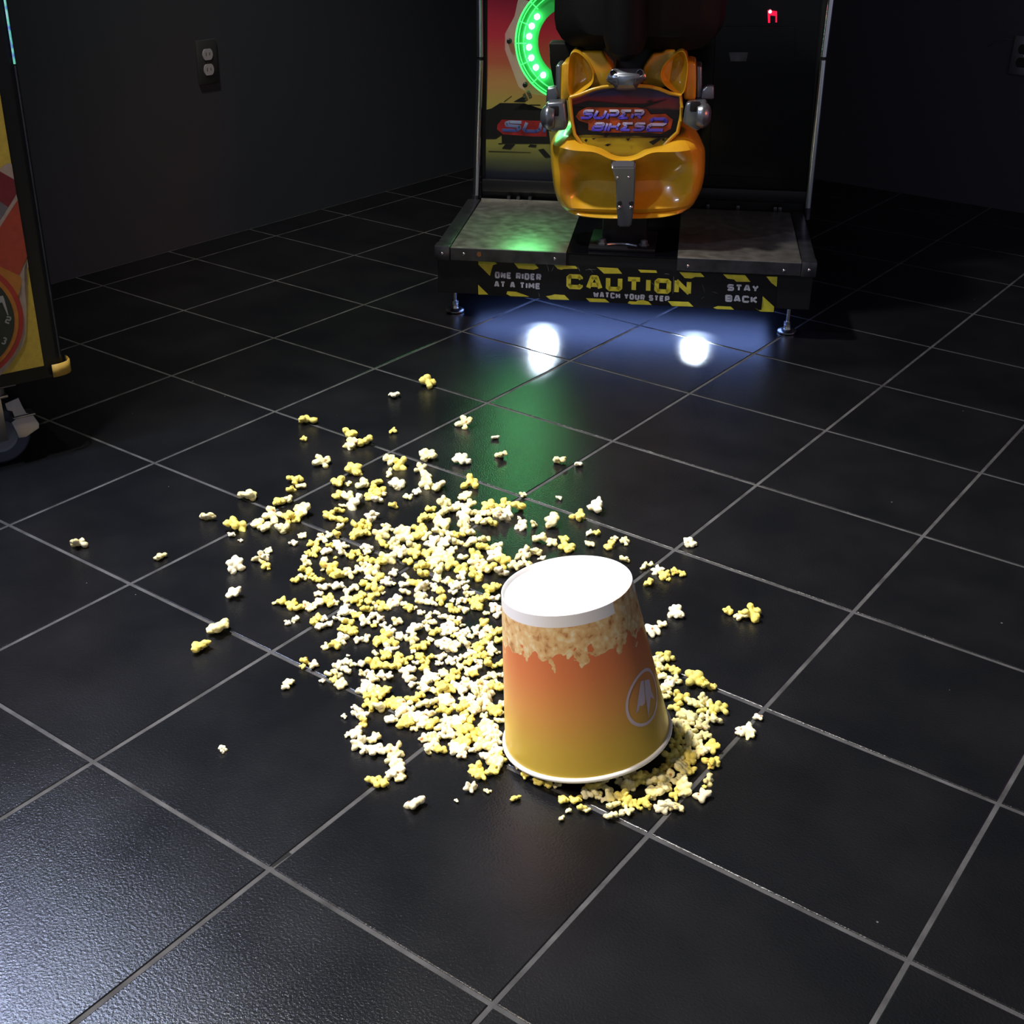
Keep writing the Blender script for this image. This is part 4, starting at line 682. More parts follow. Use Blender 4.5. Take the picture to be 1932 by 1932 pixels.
# white band below the base, broken at the seam
seam = math_(m, 'MULTIPLY', math_(m, 'GREATER_THAN', ang, -.23), math_(m, 'LESS_THAN', ang, .40))
band = math_(m, 'MULTIPLY', math_(m, 'GREATER_THAN', h, .1950), math_(m, 'SUBTRACT', 1, seam))
mx2 = nd(m, 'ShaderNodeMix', data_type='RGBA'); lk(m, band, mx2.inputs['Factor']); lk(m, mx.outputs[2], mx2.inputs[6]); mx2.inputs[7].default_value = (.74, .73, .76, 1)
lk(m, mx2.outputs[2], P(m).inputs['Base Color'])
m = M['paper'] = mat('white_paperboard', (.84, .83, .82), .5); bump(m, 40, .05)
m = M['emblem'] = mat('emblem_print', (.66, .55, .60), .4)
SEG = 128
bm = BM(); lathe(bm, [(rad(h_ / 20 * TH), h_ / 20 * TH) for h_ in range(21)] + [(TR_ - .0009, TH), (TR_ - .0013, TH - .002)] + [(rad(TH * k / 20) - .0012, TH * k / 20) for k in range(19, -1, -1)] + [(BR, 0)], (0, 0, 0), SEG)
bmesh.ops.recalc_face_normals(bm, faces=bm.faces[:]); obj('side_wall', bm, 'tubprint', tub, True)
bm = BM(); prof = [(BR + .0004 + .0030 * cos(2 * pi * k / 14), .001 + .0032 * sin(2 * pi * k / 14)) for k in range(15)]; lathe(bm, prof, (0, 0, 0), SEG)
bmesh.ops.remove_doubles(bm, verts=bm.verts[:], dist=1e-6); bmesh.ops.recalc_face_normals(bm, faces=bm.faces[:]); obj('rolled_rim', bm, 'paper', tub, 'all')
bm = BM(); zt_ = TH - .0065; lathe(bm, [(TR_ + .0001, TH - .0008), (TR_ - .0004, TH + .0004), (TR_ - .0014, TH + .0002), (TR_ - .0022, TH - .002), (TR_ - .0026, zt_ + .0012), (TR_ - .0040, zt_), (.05, zt_ - .0003), (0, zt_ - .0005)], (0, 0, 0), SEG); obj('base_disc', bm, 'paper', tub, True)
def on(s_, h_, lift=.00035): r = rad(h_) + lift; a = s_; return Vector((r * cos(a), r * sin(a), h_))
bm = BM(); n = 72; RX, RZ = .335, .0315
cA, cH, sk = -.018, .0760, .145
def ringpt(k, q): a = 2 * pi * k / n; x, y = q * cos(a), q * sin(a); return on(cA + x * RX + y * sk, cH + y * RZ - x * .010)
I_ = [bm.verts.new(ringpt(k, .885)) for k in range(n)]; O_ = [bm.verts.new(ringpt(k, 1)) for k in range(n)]
for k in range(n): bm.faces.new((I_[k], O_[k], O_[(k + 1) % n], I_[(k + 1) % n]))
for P_ in ([(-.0329, .0984), (.0291, .0966), (-.02, .0752), (-.05, .0700), (-.2429, .0650), (-.1292, .0852)], [(.045, .0958), (.1653, .0905), (.150, .0755), (.1793, .062), (.098, .0700), (-.0471, .050), (-.005, .0791)]):
    c = [sum(p[k] for p in P_) / len(P_) for k in (0, 1)]
    f = bm.faces.new([bm.verts.new(on(*p)) for p in P_]); bmesh.ops.triangulate(bm, faces=[f])
em = obj('emblem', bm, 'emblem', tub)

# ---------------------------------------------------------------- popcorn
m = M['corn'] = mat('popped_corn', (.8, .8, .6), .55, spec=.35)
at = nd(m, 'ShaderNodeAttribute'); at.attribute_name = 'col'; lk(m, at.outputs['Color'], P(m).inputs['Base Color'])
P(m).inputs['Subsurface Weight'].default_value = .0
def hx(t, r):
    return {'w': (.89, .83, .60), 'p': (.88, .81, .47), 'y': (.84, .71, .19), 'b': (.86, .76, .50)}[t]
def kernel(tint, seed, res=.045):
    """one popped kernel about 1 unit across: puffed lobes fused together, hull fragment tucked between them"""
    r = random.Random(seed); bm = BM(); lobes = []
    n = r.choice((4, 5, 5, 6, 7)); el = r.uniform(.75, 1.15)
    for k in range(n):
        a = 2 * pi * k / n + r.uniform(-.5, .5); e = r.uniform(-.5, .7); d = r.uniform(.20, .31)
        d *= 1.22; c = Vector((d * cos(a) * cos(e) * el, d * sin(a) * cos(e), d * sin(e) * .8)); lobes.append((c, r.uniform(.14, .215)))
    lobes.append((Vector((0, 0, 0)), .21))
    for k in range(n):   # small buds
        c, q = lobes[k]; dr = c.normalized() + Vector((r.gauss(0, .6), r.gauss(0, .6), r.gauss(0, .6))); lobes.append((c + dr.normalized() * q * .75, q * r.uniform(.42, .62)))
    for c, q in lobes: bmesh.ops.create_icosphere(bm, subdivisions=2, radius=q, matrix=Matrix.Translation(c))
    me = bpy.data.meshes.new('k'); bm.to_mesh(me); bm.free(); o = bpy.data.objects.new('k', me); COL.objects.link(o)
    md = o.modifiers.new('r', 'REMESH'); md.mode = 'VOXEL'; md.voxel_size = res
    md = o.modifiers.new('s', 'SMOOTH'); md.iterations = 1; md.factor = .4
    dg = bpy.context.evaluated_depsgraph_get(); ev = o.evaluated_get(dg); out = bpy.data.meshes.new_from_object(ev); bpy.data.objects.remove(o); bpy.data.meshes.remove(me)
    hull = Vector((r.gauss(0, 1), r.gauss(0, 1), r.uniform(-.3, 1.2))).normalized() * .24; hr = r.uniform(.13, .2) if tint == 'b' else r.uniform(.06, .13)
    ca = out.color_attributes.new('col', 'FLOAT_COLOR', 'POINT'); base = hx(tint, r); off = Vector((seed * 3.1, 0, 0))
    for i, v in enumerate(out.vertices):
        p = v.co.copy(); nn_ = noise.noise(p * 5 + off); v.co = p * (1 + .10 * nn_ + .05 * noise.noise(p * 13 + off))
        y = max(0, min(1, .5 + 1.6 * noise.noise(p * 3.2 + off)))        # butter and heart of the kernel: uneven yellow
        yl = {'w': .18, 'p': .45, 'y': .7, 'b': .5}[tint] * y
        cN = [base[k] * (1 - yl) + (.84, .67, .12)[k] * yl for k in range(3)]
        d = (p - hull).length; hb = max(0, min(1, (hr - d) / (hr * .45)))
        cN = [cN[k] * (1 - hb) + (.36, .12, .02)[k] * hb for k in range(3)]
        ca.data[i].color = (*cN, 1)
    out.materials.clear(); out.materials.append(M['corn']); out.polygons.foreach_set('use_smooth', [True] * len(out.polygons)); out.name = 'popcorn_piece'
    return out
KV = {t: [kernel(t, s_ + 100 * k) for s_ in range(c_)] for k, (t, c_) in enumerate((('w', 6), ('p', 6), ('y', 7), ('b', 4)))}
# x, y, z, size, tint, label index (the pieces that show largest), all in metres
LAB = [('pale popcorn piece left of the spill, upper of a pair', 'lone popcorn pieces around the spill'),
('long pale popcorn piece alone at the upper left of the spill', 'lone popcorn pieces around the spill'),
('white popcorn piece lying alone in front, nearest the viewer on the left', 'lone popcorn pieces around the spill'),
('white popcorn piece behind the tub, rightmost of the far row', 'lone popcorn pieces around the spill'),
('white popcorn piece alone left of the spill, above the two near the joint', 'lone popcorn pieces around the spill'),
('yellow popcorn piece left of the spill, lower of a pair', 'lone popcorn pieces around the spill'),
('tall pale popcorn piece on a floor joint at the left of the spill', 'lone popcorn pieces around the spill'),
('lumpy yellow popcorn piece on a floor joint, upper left of the spill', 'lone popcorn pieces around the spill'),
('white popcorn piece alone left of the spill, level with its top', 'lone popcorn pieces around the spill'),
('buttery yellow popcorn piece in the clump at the far spill end', 'popcorn clump at the far end of the spill'),
('pale yellow popcorn piece in the scatter upper left of the spill', 'loose popcorn at the upper left'),
('leftmost popcorn piece of all, brownish, far from the spill', 'lone popcorn pieces around the spill'),
('white popcorn piece right of the tub base, lying alone', 'lone popcorn pieces around the spill'),
('white popcorn piece close to the right side of the tub', 'lone popcorn pieces around the spill'),
('pale popcorn piece left of the green reflection on the floor', 'lone popcorn pieces around the spill'),
('white popcorn piece with a brown spot, left edge of the green reflection', 'lone popcorn pieces around the spill'),
('pale yellow popcorn piece in the clump at the far spill end', 'popcorn clump at the far end of the spill'),
('buttery yellow popcorn piece at the far right, apart from the heap', 'popcorn at the far right'),
('buttery yellow popcorn piece along the right side of the tub', 'popcorn along the right side of the tub'),
('topmost lone popcorn piece, pale yellow, on the floor nearest the ride', 'lone popcorn pieces around the spill'),
('brownish popcorn piece alone, left of the spill', 'lone popcorn pieces around the spill'),
('buttery yellow popcorn piece in the scatter upper left of the spill', 'loose popcorn at the upper left'),
('white popcorn piece in the scatter upper left of the spill', 'loose popcorn at the upper left'),
('pale yellow popcorn piece in the loose scatter behind the tub', 'loose popcorn behind the tub'),
('white popcorn piece in the thick far part of the spill', 'popcorn in the thick far part of the spill'),
('white popcorn piece in the near left trail of the spill', 'popcorn trail at the near left'),
('pale yellow popcorn piece in the thick near part of the spill', 'popcorn in the thick near part of the spill'),
('pale popcorn piece lying inside the green reflection on the floor', 'lone popcorn pieces around the spill'),
('small pale popcorn piece right of the green reflection', 'lone popcorn pieces around the spill'),
('white popcorn piece on a joint crossing behind and right of the tub', 'lone popcorn pieces around the spill'),
('pale yellow popcorn piece in the right heap below the raised rim', 'popcorn in the heap below the raised rim'),
('pale yellow popcorn piece in the heap in front of the tub', 'popcorn in the heap in front of the tub'),
('buttery yellow popcorn piece in the heap in front of the tub', 'popcorn in the heap in front of the tub'),
('white popcorn piece in the heap in front of the tub', 'popcorn in the heap in front of the tub'),
('small pale popcorn piece, second farthest left of the spill', 'lone popcorn pieces around the spill'),
('pale yellow popcorn piece in the thick far part of the spill', 'popcorn in the thick far part of the spill'),
('buttery yellow popcorn piece in the thick far part of the spill', 'popcorn in the thick far part of the spill'),
('white popcorn piece in the thick near part of the spill', 'popcorn in the thick near part of the spill'),
('buttery yellow popcorn piece in the thick near part of the spill', 'popcorn in the thick near part of the spill'),
('pale yellow popcorn piece in the near left trail of the spill', 'popcorn trail at the near left'),
('buttery yellow popcorn piece on the left fringe of the spill', 'popcorn on the left fringe'),
('buttery yellow popcorn piece in the right heap below the raised rim', 'popcorn in the heap below the raised rim'),
('buttery yellow popcorn piece in the upper middle of the spill', 'popcorn in the upper middle of the spill'),
('buttery yellow popcorn piece in the spill beside the orange of the tub', 'popcorn in the middle of the spill'),
('white popcorn piece in the clump at the far spill end', 'popcorn clump at the far end of the spill'),
('buttery yellow popcorn piece in the loose scatter behind the tub', 'loose popcorn behind the tub'),
('brown-hulled popcorn piece in the thick far part of the spill', 'popcorn in the thick far part of the spill'),
('white popcorn piece in the spill beside the orange of the tub', 'popcorn in the middle of the spill'),
('brown-hulled popcorn piece in the thick near part of the spill', 'popcorn in the thick near part of the spill'),
('buttery yellow popcorn piece in the near left trail of the spill', 'popcorn trail at the near left'),
('small white popcorn piece alone, second nearest the ride', 'lone popcorn pieces around the spill'),
('brown-hulled popcorn piece in the scatter upper left of the spill', 'loose popcorn at the upper left'),
('white popcorn piece in the upper middle of the spill', 'popcorn in the upper middle of the spill'),
('small curled yellow popcorn piece in front of the tub, left', 'lone popcorn pieces around the spill'),
('white popcorn piece alone under a joint at the lower left of the spill', 'lone popcorn pieces around the spill'),
('pale yellow popcorn piece along the right side of the tub', 'popcorn along the right side of the tub'),
('white popcorn piece at the far right, apart from the heap', 'popcorn at the far right'),
('pale yellow popcorn piece in the spill beside the orange of the tub', 'popcorn in the middle of the spill'),
('small yellow curled popcorn piece above the spill, below the small white one', 'lone popcorn pieces around the spill'),
('small white popcorn piece on a joint right of the green reflection', 'lone popcorn pieces around the spill'),
('white popcorn piece on the left fringe of the spill', 'popcorn on the left fringe'),
('tiny white popcorn crumb in the green reflection on the floor', 'lone popcorn pieces around the spill'),
('tiny white popcorn crumb alone at the lower left floor', 'lone popcorn pieces around the spill'),
('pale yellow popcorn piece at the far right, apart from the heap', 'popcorn at the far right'),
('white popcorn piece along the right side of the tub', 'popcorn along the right side of the tub'),
('brown-hulled popcorn piece in the right heap below the raised rim', 'popcorn in the heap below the raised rim'),
('white popcorn piece in the right heap below the raised rim', 'popcorn in the heap below the raised rim'),
('brown-hulled popcorn piece in the heap in front of the tub', 'popcorn in the heap in front of the tub'),
('brown-hulled popcorn piece in the clump at the far spill end', 'popcorn clump at the far end of the spill'),
('pale yellow popcorn piece on the left fringe of the spill', 'popcorn on the left fringe'),
('white popcorn piece in the short row behind the right of the tub', 'popcorn behind the right of the tub')]
POP = [
(0.2083,0.6028,0.0085,0.0236,'p',0),(-0.0585,1.0961,0.0086,0.0240,'p',1),(0.6706,0.4847,0.0067,0.0187,'w',2),(0.4354,1.2532,0.0086,0.0240,'w',3),(0.1538,0.6779,0.0077,0.0213,'w',4),(0.2229,0.5548,0.0072,0.0200,'y',5),(-0.0632,0.9184,0.0086,0.0240,'p',6),(-0.2119,1.2162,0.0086,0.0240,'y',7),
(0.0965,0.7382,0.0076,0.0211,'w',8),(0.2070,1.1944,0.0086,0.0240,'y',9),(0.0485,0.9339,0.0086,0.0240,'p',10),(-0.1536,0.6354,0.0078,0.0216,'b',11),(0.7063,1.0457,0.0067,0.0186,'w',12),(0.7015,0.9831,0.0065,0.0181,'w',13),(0.0368,1.3964,0.0086,0.0238,'p',14),(0.1387,1.2633,0.0080,0.0223,'w',15),
(0.0229,0.8912,0.0086,0.0240,'p',10),(0.2605,1.0482,0.0086,0.0240,'p',16),(0.8003,1.1072,0.0081,0.0225,'y',17),(0.8131,0.9066,0.0074,0.0206,'y',18),(-0.1463,1.5122,0.0084,0.0233,'y',19),(-0.0606,0.8249,0.0068,0.0189,'b',20),(-0.1052,1.2178,0.0086,0.0240,'y',21),(0.0762,1.2362,0.0086,0.0240,'p',16),
(0.0978,1.0138,0.0086,0.0240,'w',22),(0.3298,1.1733,0.0086,0.0240,'y',9),(0.4038,1.1633,0.0086,0.0240,'p',23),(-0.0008,0.8307,0.0086,0.0240,'y',21),(0.3977,1.0182,0.0082,0.0228,'w',24),(0.5669,0.5344,0.0066,0.0183,'w',25),(0.7035,0.6014,0.0065,0.0180,'p',26),(0.6129,0.5165,0.0064,0.0179,'w',25),
(0.1792,1.3244,0.0070,0.0194,'p',27),(0.2787,1.3724,0.0066,0.0183,'p',28),(0.6208,1.2478,0.0059,0.0163,'w',29),(0.8180,0.8618,0.0067,0.0185,'y',18),(0.8430,0.8301,0.0065,0.0182,'p',30),(0.8718,0.7844,0.0064,0.0177,'p',30),(0.8928,0.7336,0.0062,0.0172,'p',31),(0.8863,0.7053,0.0061,0.0171,'p',31),
(0.8777,0.6930,0.0061,0.0170,'p',31),(0.8216,0.6360,0.0060,0.0168,'y',32),(0.8868,0.6744,0.0061,0.0168,'p',31),(0.9097,0.6670,0.0060,0.0167,'w',33),(-0.0204,0.6901,0.0056,0.0156,'p',34),(-0.0547,1.2130,0.0086,0.0240,'y',21),(0.2858,1.1476,0.0082,0.0227,'y',9),(0.2491,0.9670,0.0078,0.0215,'p',35),
(0.2915,0.9411,0.0076,0.0211,'y',36),(0.2663,0.9036,0.0076,0.0210,'p',35),(0.4053,0.9477,0.0074,0.0205,'y',36),(0.5729,0.6666,0.0064,0.0177,'w',37),(0.6205,0.6940,0.0063,0.0176,'w',37),(0.6303,0.6340,0.0062,0.0171,'y',38),(0.5878,0.5458,0.0060,0.0168,'p',39),(0.5978,0.5320,0.0060,0.0167,'p',39),
(0.2144,0.8271,0.0075,0.0208,'y',40),(0.0109,1.1024,0.0083,0.0230,'y',21),(-0.0081,0.9347,0.0079,0.0220,'y',21),(0.8635,0.8669,0.0060,0.0167,'y',17),(0.8515,0.8016,0.0059,0.0163,'p',30),(0.8729,0.7987,0.0058,0.0162,'p',30),(0.8673,0.7449,0.0057,0.0158,'y',41),(0.9139,0.7698,0.0057,0.0159,'y',17),
(0.8607,0.6808,0.0056,0.0154,'y',32),(0.8904,0.6921,0.0055,0.0154,'p',31),(0.9094,0.7037,0.0055,0.0154,'p',31),(0.8462,0.6388,0.0055,0.0152,'p',31),(0.9360,0.7043,0.0055,0.0153,'w',33),(0.8838,0.6535,0.0055,0.0152,'y',32),(0.4525,0.9311,0.0068,0.0189,'y',42),(0.4098,0.7273,0.0064,0.0178,'y',43),
(0.4406,0.6712,0.0062,0.0173,'y',43),(0.0590,1.1793,0.0080,0.0222,'y',21),(0.0204,1.0518,0.0078,0.0216,'y',21),(0.1456,1.1482,0.0077,0.0215,'p',16),(0.1081,1.1130,0.0077,0.0215,'w',22),(0.1698,1.1508,0.0077,0.0214,'p',16),(0.1012,1.0695,0.0076,0.0212,'y',21),(0.2206,1.1056,0.0075,0.0208,'p',16),
(0.2681,1.0997,0.0074,0.0205,'w',44),(0.3272,1.1261,0.0073,0.0204,'w',44),(0.1189,0.9524,0.0073,0.0204,'y',21),(0.1620,0.9522,0.0073,0.0201,'y',21),(0.2312,0.9826,0.0072,0.0199,'p',16),(0.2053,0.9576,0.0072,0.0199,'p',35),(0.3379,1.0242,0.0071,0.0196,'p',35),(0.2261,0.9366,0.0071,0.0197,'y',36),
(0.2903,0.9869,0.0071,0.0196,'w',24),(0.4664,1.1110,0.0071,0.0196,'y',45),(0.3788,1.0379,0.0070,0.0195,'p',35),(0.3161,0.9662,0.0070,0.0194,'p',35),(0.2729,0.9279,0.0070,0.0194,'w',24),(0.4279,1.0469,0.0070,0.0194,'b',46),(0.3716,0.9918,0.0069,0.0193,'y',36),(0.4177,1.0058,0.0069,0.0191,'y',36),
(0.2623,0.8844,0.0069,0.0191,'y',36),(0.4374,1.0081,0.0069,0.0190,'p',35),(0.4128,0.9804,0.0068,0.0190,'y',36),(0.4040,0.9692,0.0068,0.0189,'p',35),(0.3534,0.9254,0.0068,0.0189,'p',35),(0.4331,0.9790,0.0068,0.0189,'w',24),(0.3417,0.8993,0.0068,0.0188,'y',36),(0.5804,0.7105,0.0059,0.0164,'w',47),
(0.6050,0.7294,0.0059,0.0164,'y',43),(0.5516,0.6851,0.0059,0.0164,'y',43),(0.5714,0.7004,0.0059,0.0164,'w',47),(0.4706,0.6197,0.0059,0.0164,'w',47),(0.5625,0.6904,0.0059,0.0164,'y',43),(0.4843,0.6240,0.0059,0.0164,'p',26),(0.6095,0.7110,0.0059,0.0163,'b',48),(0.5386,0.6230,0.0058,0.0161,'p',39),
(0.6006,0.6676,0.0058,0.0161,'y',38),(0.6135,0.6745,0.0058,0.0160,'b',48),(0.5842,0.6490,0.0058,0.0160,'y',38),(0.5069,0.5749,0.0058,0.0160,'w',25),(0.5734,0.6259,0.0057,0.0159,'w',37),(0.5640,0.6128,0.0057,0.0159,'w',37),(0.5777,0.6117,0.0057,0.0158,'w',37),(0.6136,0.6393,0.0057,0.0158,'w',37),
(0.5624,0.5971,0.0057,0.0158,'y',49),(0.6484,0.6544,0.0057,0.0158,'p',26),(0.6135,0.6191,0.0057,0.0157,'w',37),(0.6640,0.6529,0.0050,0.0157,'w',37),(0.5236,0.5417,0.0057,0.0157,'w',25),(0.6457,0.6324,0.0056,0.0156,'y',38),(0.6639,0.6407,0.0056,0.0156,'w',37),(0.6425,0.6160,0.0056,0.0155,'y',38),
(0.6763,0.6335,0.0056,0.0155,'w',37),(0.6666,0.6233,0.0056,0.0155,'b',48),(0.5439,0.5294,0.0056,0.0155,'w',25),(0.6491,0.5962,0.0055,0.0154,'w',37),(0.6912,0.6042,0.0055,0.0153,'w',37),(0.7071,0.5874,0.0054,0.0151,'y',38),(0.6054,0.4866,0.0054,0.0150,'y',49),(-0.1643,1.4237,0.0062,0.0171,'w',50),
(-0.0676,1.1889,0.0079,0.0219,'b',51),(0.2713,0.8592,0.0065,0.0181,'b',46),(0.2406,0.8194,0.0065,0.0180,'y',40),(0.3631,0.8684,0.0064,0.0177,'w',52),(0.4826,0.7712,0.0059,0.0165,'w',47),(0.5215,0.6975,0.0057,0.0159,'w',47),(0.7584,0.5675,0.0034,0.0094,'y',53),(0.3823,0.5628,0.0037,0.0102,'w',54),
(0.8309,0.9109,0.0056,0.0154,'y',18),(0.7918,0.8648,0.0055,0.0152,'p',55),(0.8384,0.8623,0.0054,0.0151,'p',55),(0.8227,0.8401,0.0054,0.0150,'y',41),(0.8742,0.8744,0.0054,0.0151,'y',17),(0.8525,0.8163,0.0053,0.0147,'p',30),(0.9225,0.8568,0.0053,0.0148,'w',56),(0.8549,0.7891,0.0052,0.0146,'y',41),
(0.9027,0.7943,0.0052,0.0145,'y',17),(0.8746,0.7635,0.0052,0.0143,'y',41),(0.8878,0.7554,0.0051,0.0143,'y',41),(0.8779,0.7448,0.0051,0.0142,'p',30),(0.8605,0.6960,0.0050,0.0140,'y',32),(0.8472,0.6829,0.0050,0.0139,'p',31),(0.9000,0.7146,0.0050,0.0140,'p',31),(0.8268,0.6502,0.0050,0.0138,'p',31),
(0.8543,0.6654,0.0050,0.0138,'p',31),(0.8577,0.6455,0.0049,0.0137,'y',32),(0.8728,0.6405,0.0049,0.0136,'y',32),(0.8587,0.6270,0.0049,0.0136,'p',31),(-0.0441,1.0136,0.0071,0.0198,'y',21),(0.0604,1.0743,0.0070,0.0195,'p',10),(0.2374,1.0771,0.0067,0.0187,'p',16),(0.1515,0.9995,0.0067,0.0186,'w',22),
(0.4249,1.2119,0.0067,0.0187,'y',45),(0.0459,0.9039,0.0067,0.0187,'y',21),(0.1601,0.9815,0.0067,0.0185,'w',22),(0.3131,1.1017,0.0066,0.0184,'p',16),(0.2945,1.0626,0.0066,0.0183,'p',16),(0.0646,0.8724,0.0066,0.0184,'p',10),(0.2430,1.0077,0.0066,0.0182,'y',9),(0.2748,1.0231,0.0065,0.0181,'p',16),
(0.3155,1.0503,0.0065,0.0181,'p',16),(0.1734,0.9341,0.0065,0.0181,'y',36),(0.2573,0.9905,0.0065,0.0180,'y',9),(0.4175,1.1066,0.0065,0.0180,'p',23),(0.3036,0.9987,0.0064,0.0179,'w',24),(0.2713,0.9597,0.0064,0.0178,'p',35),(0.3296,0.9384,0.0063,0.0174,'p',35),(0.3842,0.9810,0.0063,0.0174,'p',35),
(0.3233,0.9161,0.0062,0.0173,'y',36),(0.3729,0.9505,0.0062,0.0172,'y',36),(0.5920,0.7172,0.0054,0.0149,'p',57),(0.4948,0.6330,0.0054,0.0149,'y',38),(0.5381,0.6416,0.0053,0.0147,'y',38),(0.5205,0.6221,0.0053,0.0147,'y',38),(0.5607,0.6529,0.0053,0.0147,'p',26),(0.5530,0.6440,0.0053,0.0147,'p',26),
(0.4997,0.6000,0.0053,0.0147,'y',38),(0.5108,0.6025,0.0053,0.0146,'p',39),(0.6376,0.6879,0.0052,0.0145,'y',38),(0.5413,0.6110,0.0052,0.0145,'w',25),(0.5519,0.6162,0.0052,0.0145,'b',48),(0.5888,0.6182,0.0052,0.0144,'y',38),(0.6098,0.5946,0.0051,0.0142,'p',26),(0.5493,0.5482,0.0051,0.0142,'p',39),
(0.6173,0.5809,0.0051,0.0140,'w',37),(0.6872,0.6234,0.0050,0.0140,'w',37),(0.6988,0.6141,0.0042,0.0139,'y',38),(0.6881,0.5814,0.0050,0.0138,'y',38),(0.7021,0.5740,0.0049,0.0137,'y',38),(-0.0516,1.2862,0.0050,0.0139,'y',58),(0.3110,1.3850,0.0047,0.0132,'w',59),(0.1942,0.8752,0.0062,0.0173,'w',60),
(0.3172,0.8185,0.0059,0.0163,'y',42),(0.4105,0.8613,0.0058,0.0161,'y',42),(0.3575,0.8171,0.0058,0.0161,'w',52),(0.4543,0.8894,0.0058,0.0161,'y',42),(0.3526,0.7929,0.0058,0.0160,'y',42),(0.4864,0.8939,0.0058,0.0160,'w',52),(0.4384,0.8479,0.0057,0.0159,'y',42),(0.3599,0.7446,0.0057,0.0157,'w',52),
(0.4603,0.8086,0.0056,0.0156,'w',52),(0.4282,0.7728,0.0056,0.0156,'w',52),(0.3576,0.7154,0.0056,0.0156,'y',40),(0.3618,0.6918,0.0056,0.0154,'w',60),(0.4427,0.7517,0.0055,0.0154,'p',57),(0.5125,0.7898,0.0055,0.0153,'w',47),(0.4344,0.7112,0.0055,0.0152,'w',47),(0.4607,0.6808,0.0054,0.0149,'y',43),
(0.7556,0.9352,0.0054,0.0149,'y',18),(0.8653,0.6082,0.0046,0.0127,'p',31),(0.0307,1.1805,0.0069,0.0193,'p',10),(0.1028,1.1849,0.0068,0.0190,'p',16),(0.0751,1.0978,0.0067,0.0186,'y',21),(0.3007,1.1687,0.0065,0.0180,'y',9),(0.3678,1.1283,0.0063,0.0174,'w',44),(0.0389,0.8577,0.0063,0.0175,'p',10),
(0.5413,0.5924,0.0049,0.0137,'w',25),(0.7055,0.5477,0.0046,0.0128,'w',37),(0.1209,1.3849,0.0044,0.0122,'w',61),(0.4138,0.4198,0.0030,0.0083,'w',62),(0.7892,1.0975,0.0054,0.0149,'p',63),(0.7497,0.9179,0.0050,0.0140,'p',55),(0.7578,0.9072,0.0050,0.0139,'p',55),(0.7907,0.8938,0.0049,0.0137,'p',55),
(0.7883,0.8811,0.0049,0.0136,'w',64),(0.8446,0.8767,0.0048,0.0135,'p',55),(0.8543,0.8551,0.0048,0.0133,'y',41),(0.8652,0.8467,0.0048,0.0132,'p',30),(0.8774,0.8494,0.0048,0.0132,'p',63),(0.8713,0.8251,0.0047,0.0131,'b',65),(0.8623,0.8085,0.0047,0.0130,'p',30),(0.9176,0.8492,0.0047,0.0131,'w',56),
(0.8824,0.8111,0.0047,0.0130,'p',30),(0.8608,0.7756,0.0046,0.0128,'y',41),(0.8949,0.7861,0.0046,0.0128,'w',66),(0.8829,0.7708,0.0046,0.0128,'p',30),(0.8934,0.7742,0.0046,0.0128,'b',65),(0.8738,0.7305,0.0045,0.0126,'y',32),(0.9004,0.7390,0.0045,0.0125,'y',32),(0.8736,0.7156,0.0045,0.0125,'y',32),
(0.9269,0.7358,0.0045,0.0125,'p',31),(0.8231,0.6256,0.0044,0.0121,'w',33),(0.8314,0.6319,0.0044,0.0122,'p',31),(0.9083,0.6876,0.0044,0.0122,'y',32),(0.9197,0.6688,0.0044,0.0121,'b',67),(0.9074,0.6566,0.0043,0.0121,'w',33),(0.8758,0.6272,0.0043,0.0120,'p',31),(0.0965,1.0532,0.0062,0.0173,'y',21),
(0.0702,1.0244,0.0062,0.0173,'p',10),(0.2307,1.1511,0.0062,0.0172,'p',16),(0.1172,1.0483,0.0062,0.0172,'w',22),(-0.0025,0.9512,0.0062,0.0173,'p',10),(0.2555,1.1313,0.0061,0.0170,'p',16),(0.2445,1.1149,0.0061,0.0170,'b',68),(0.2438,1.0990,0.0061,0.0169,'p',16),(0.0937,0.9782,0.0061,0.0169,'y',21),
(0.3038,1.1360,0.0061,0.0168,'p',16),(0.2798,1.1120,0.0060,0.0168,'p',16),(0.3252,1.1478,0.0060,0.0168,'w',44),(0.0928,0.9549,0.0061,0.0168,'y',21),(0.0579,0.9149,0.0060,0.0168,'y',21),(0.2230,1.0449,0.0060,0.0167,'y',9),(0.0203,0.8608,0.0060,0.0167,'p',10),(0.3262,1.1012,0.0060,0.0165,'y',9),
(0.1638,0.9664,0.0059,0.0165,'y',21),(0.1999,0.9802,0.0059,0.0164,'p',10),(0.3052,1.0342,0.0059,0.0163,'y',9),(0.2665,0.9991,0.0058,0.0162,'p',16),(0.1401,0.8888,0.0059,0.0163,'p',69),(0.3475,1.0486,0.0058,0.0162,'p',35),(0.3211,1.0139,0.0058,0.0161,'p',35),(0.2469,0.9421,0.0058,0.0160,'p',35),
(0.3621,1.0277,0.0058,0.0160,'y',36),(0.2167,0.9109,0.0058,0.0160,'w',24),(0.4402,1.0661,0.0057,0.0159,'p',35),(0.3031,0.9544,0.0057,0.0158,'y',36),(0.1077,0.7881,0.0057,0.0159,'w',60),(0.3367,0.9628,0.0057,0.0157,'p',35),(0.4459,1.0262,0.0056,0.0156,'p',35),(0.1295,0.7704,0.0057,0.0157,'y',40),
(0.3572,0.9482,0.0056,0.0156,'y',36),(0.6236,1.1392,0.0056,0.0157,'w',70),(0.1918,0.7992,0.0056,0.0156,'y',40),(0.2491,0.8344,0.0056,0.0155,'p',69)]
rp = random.Random(11)
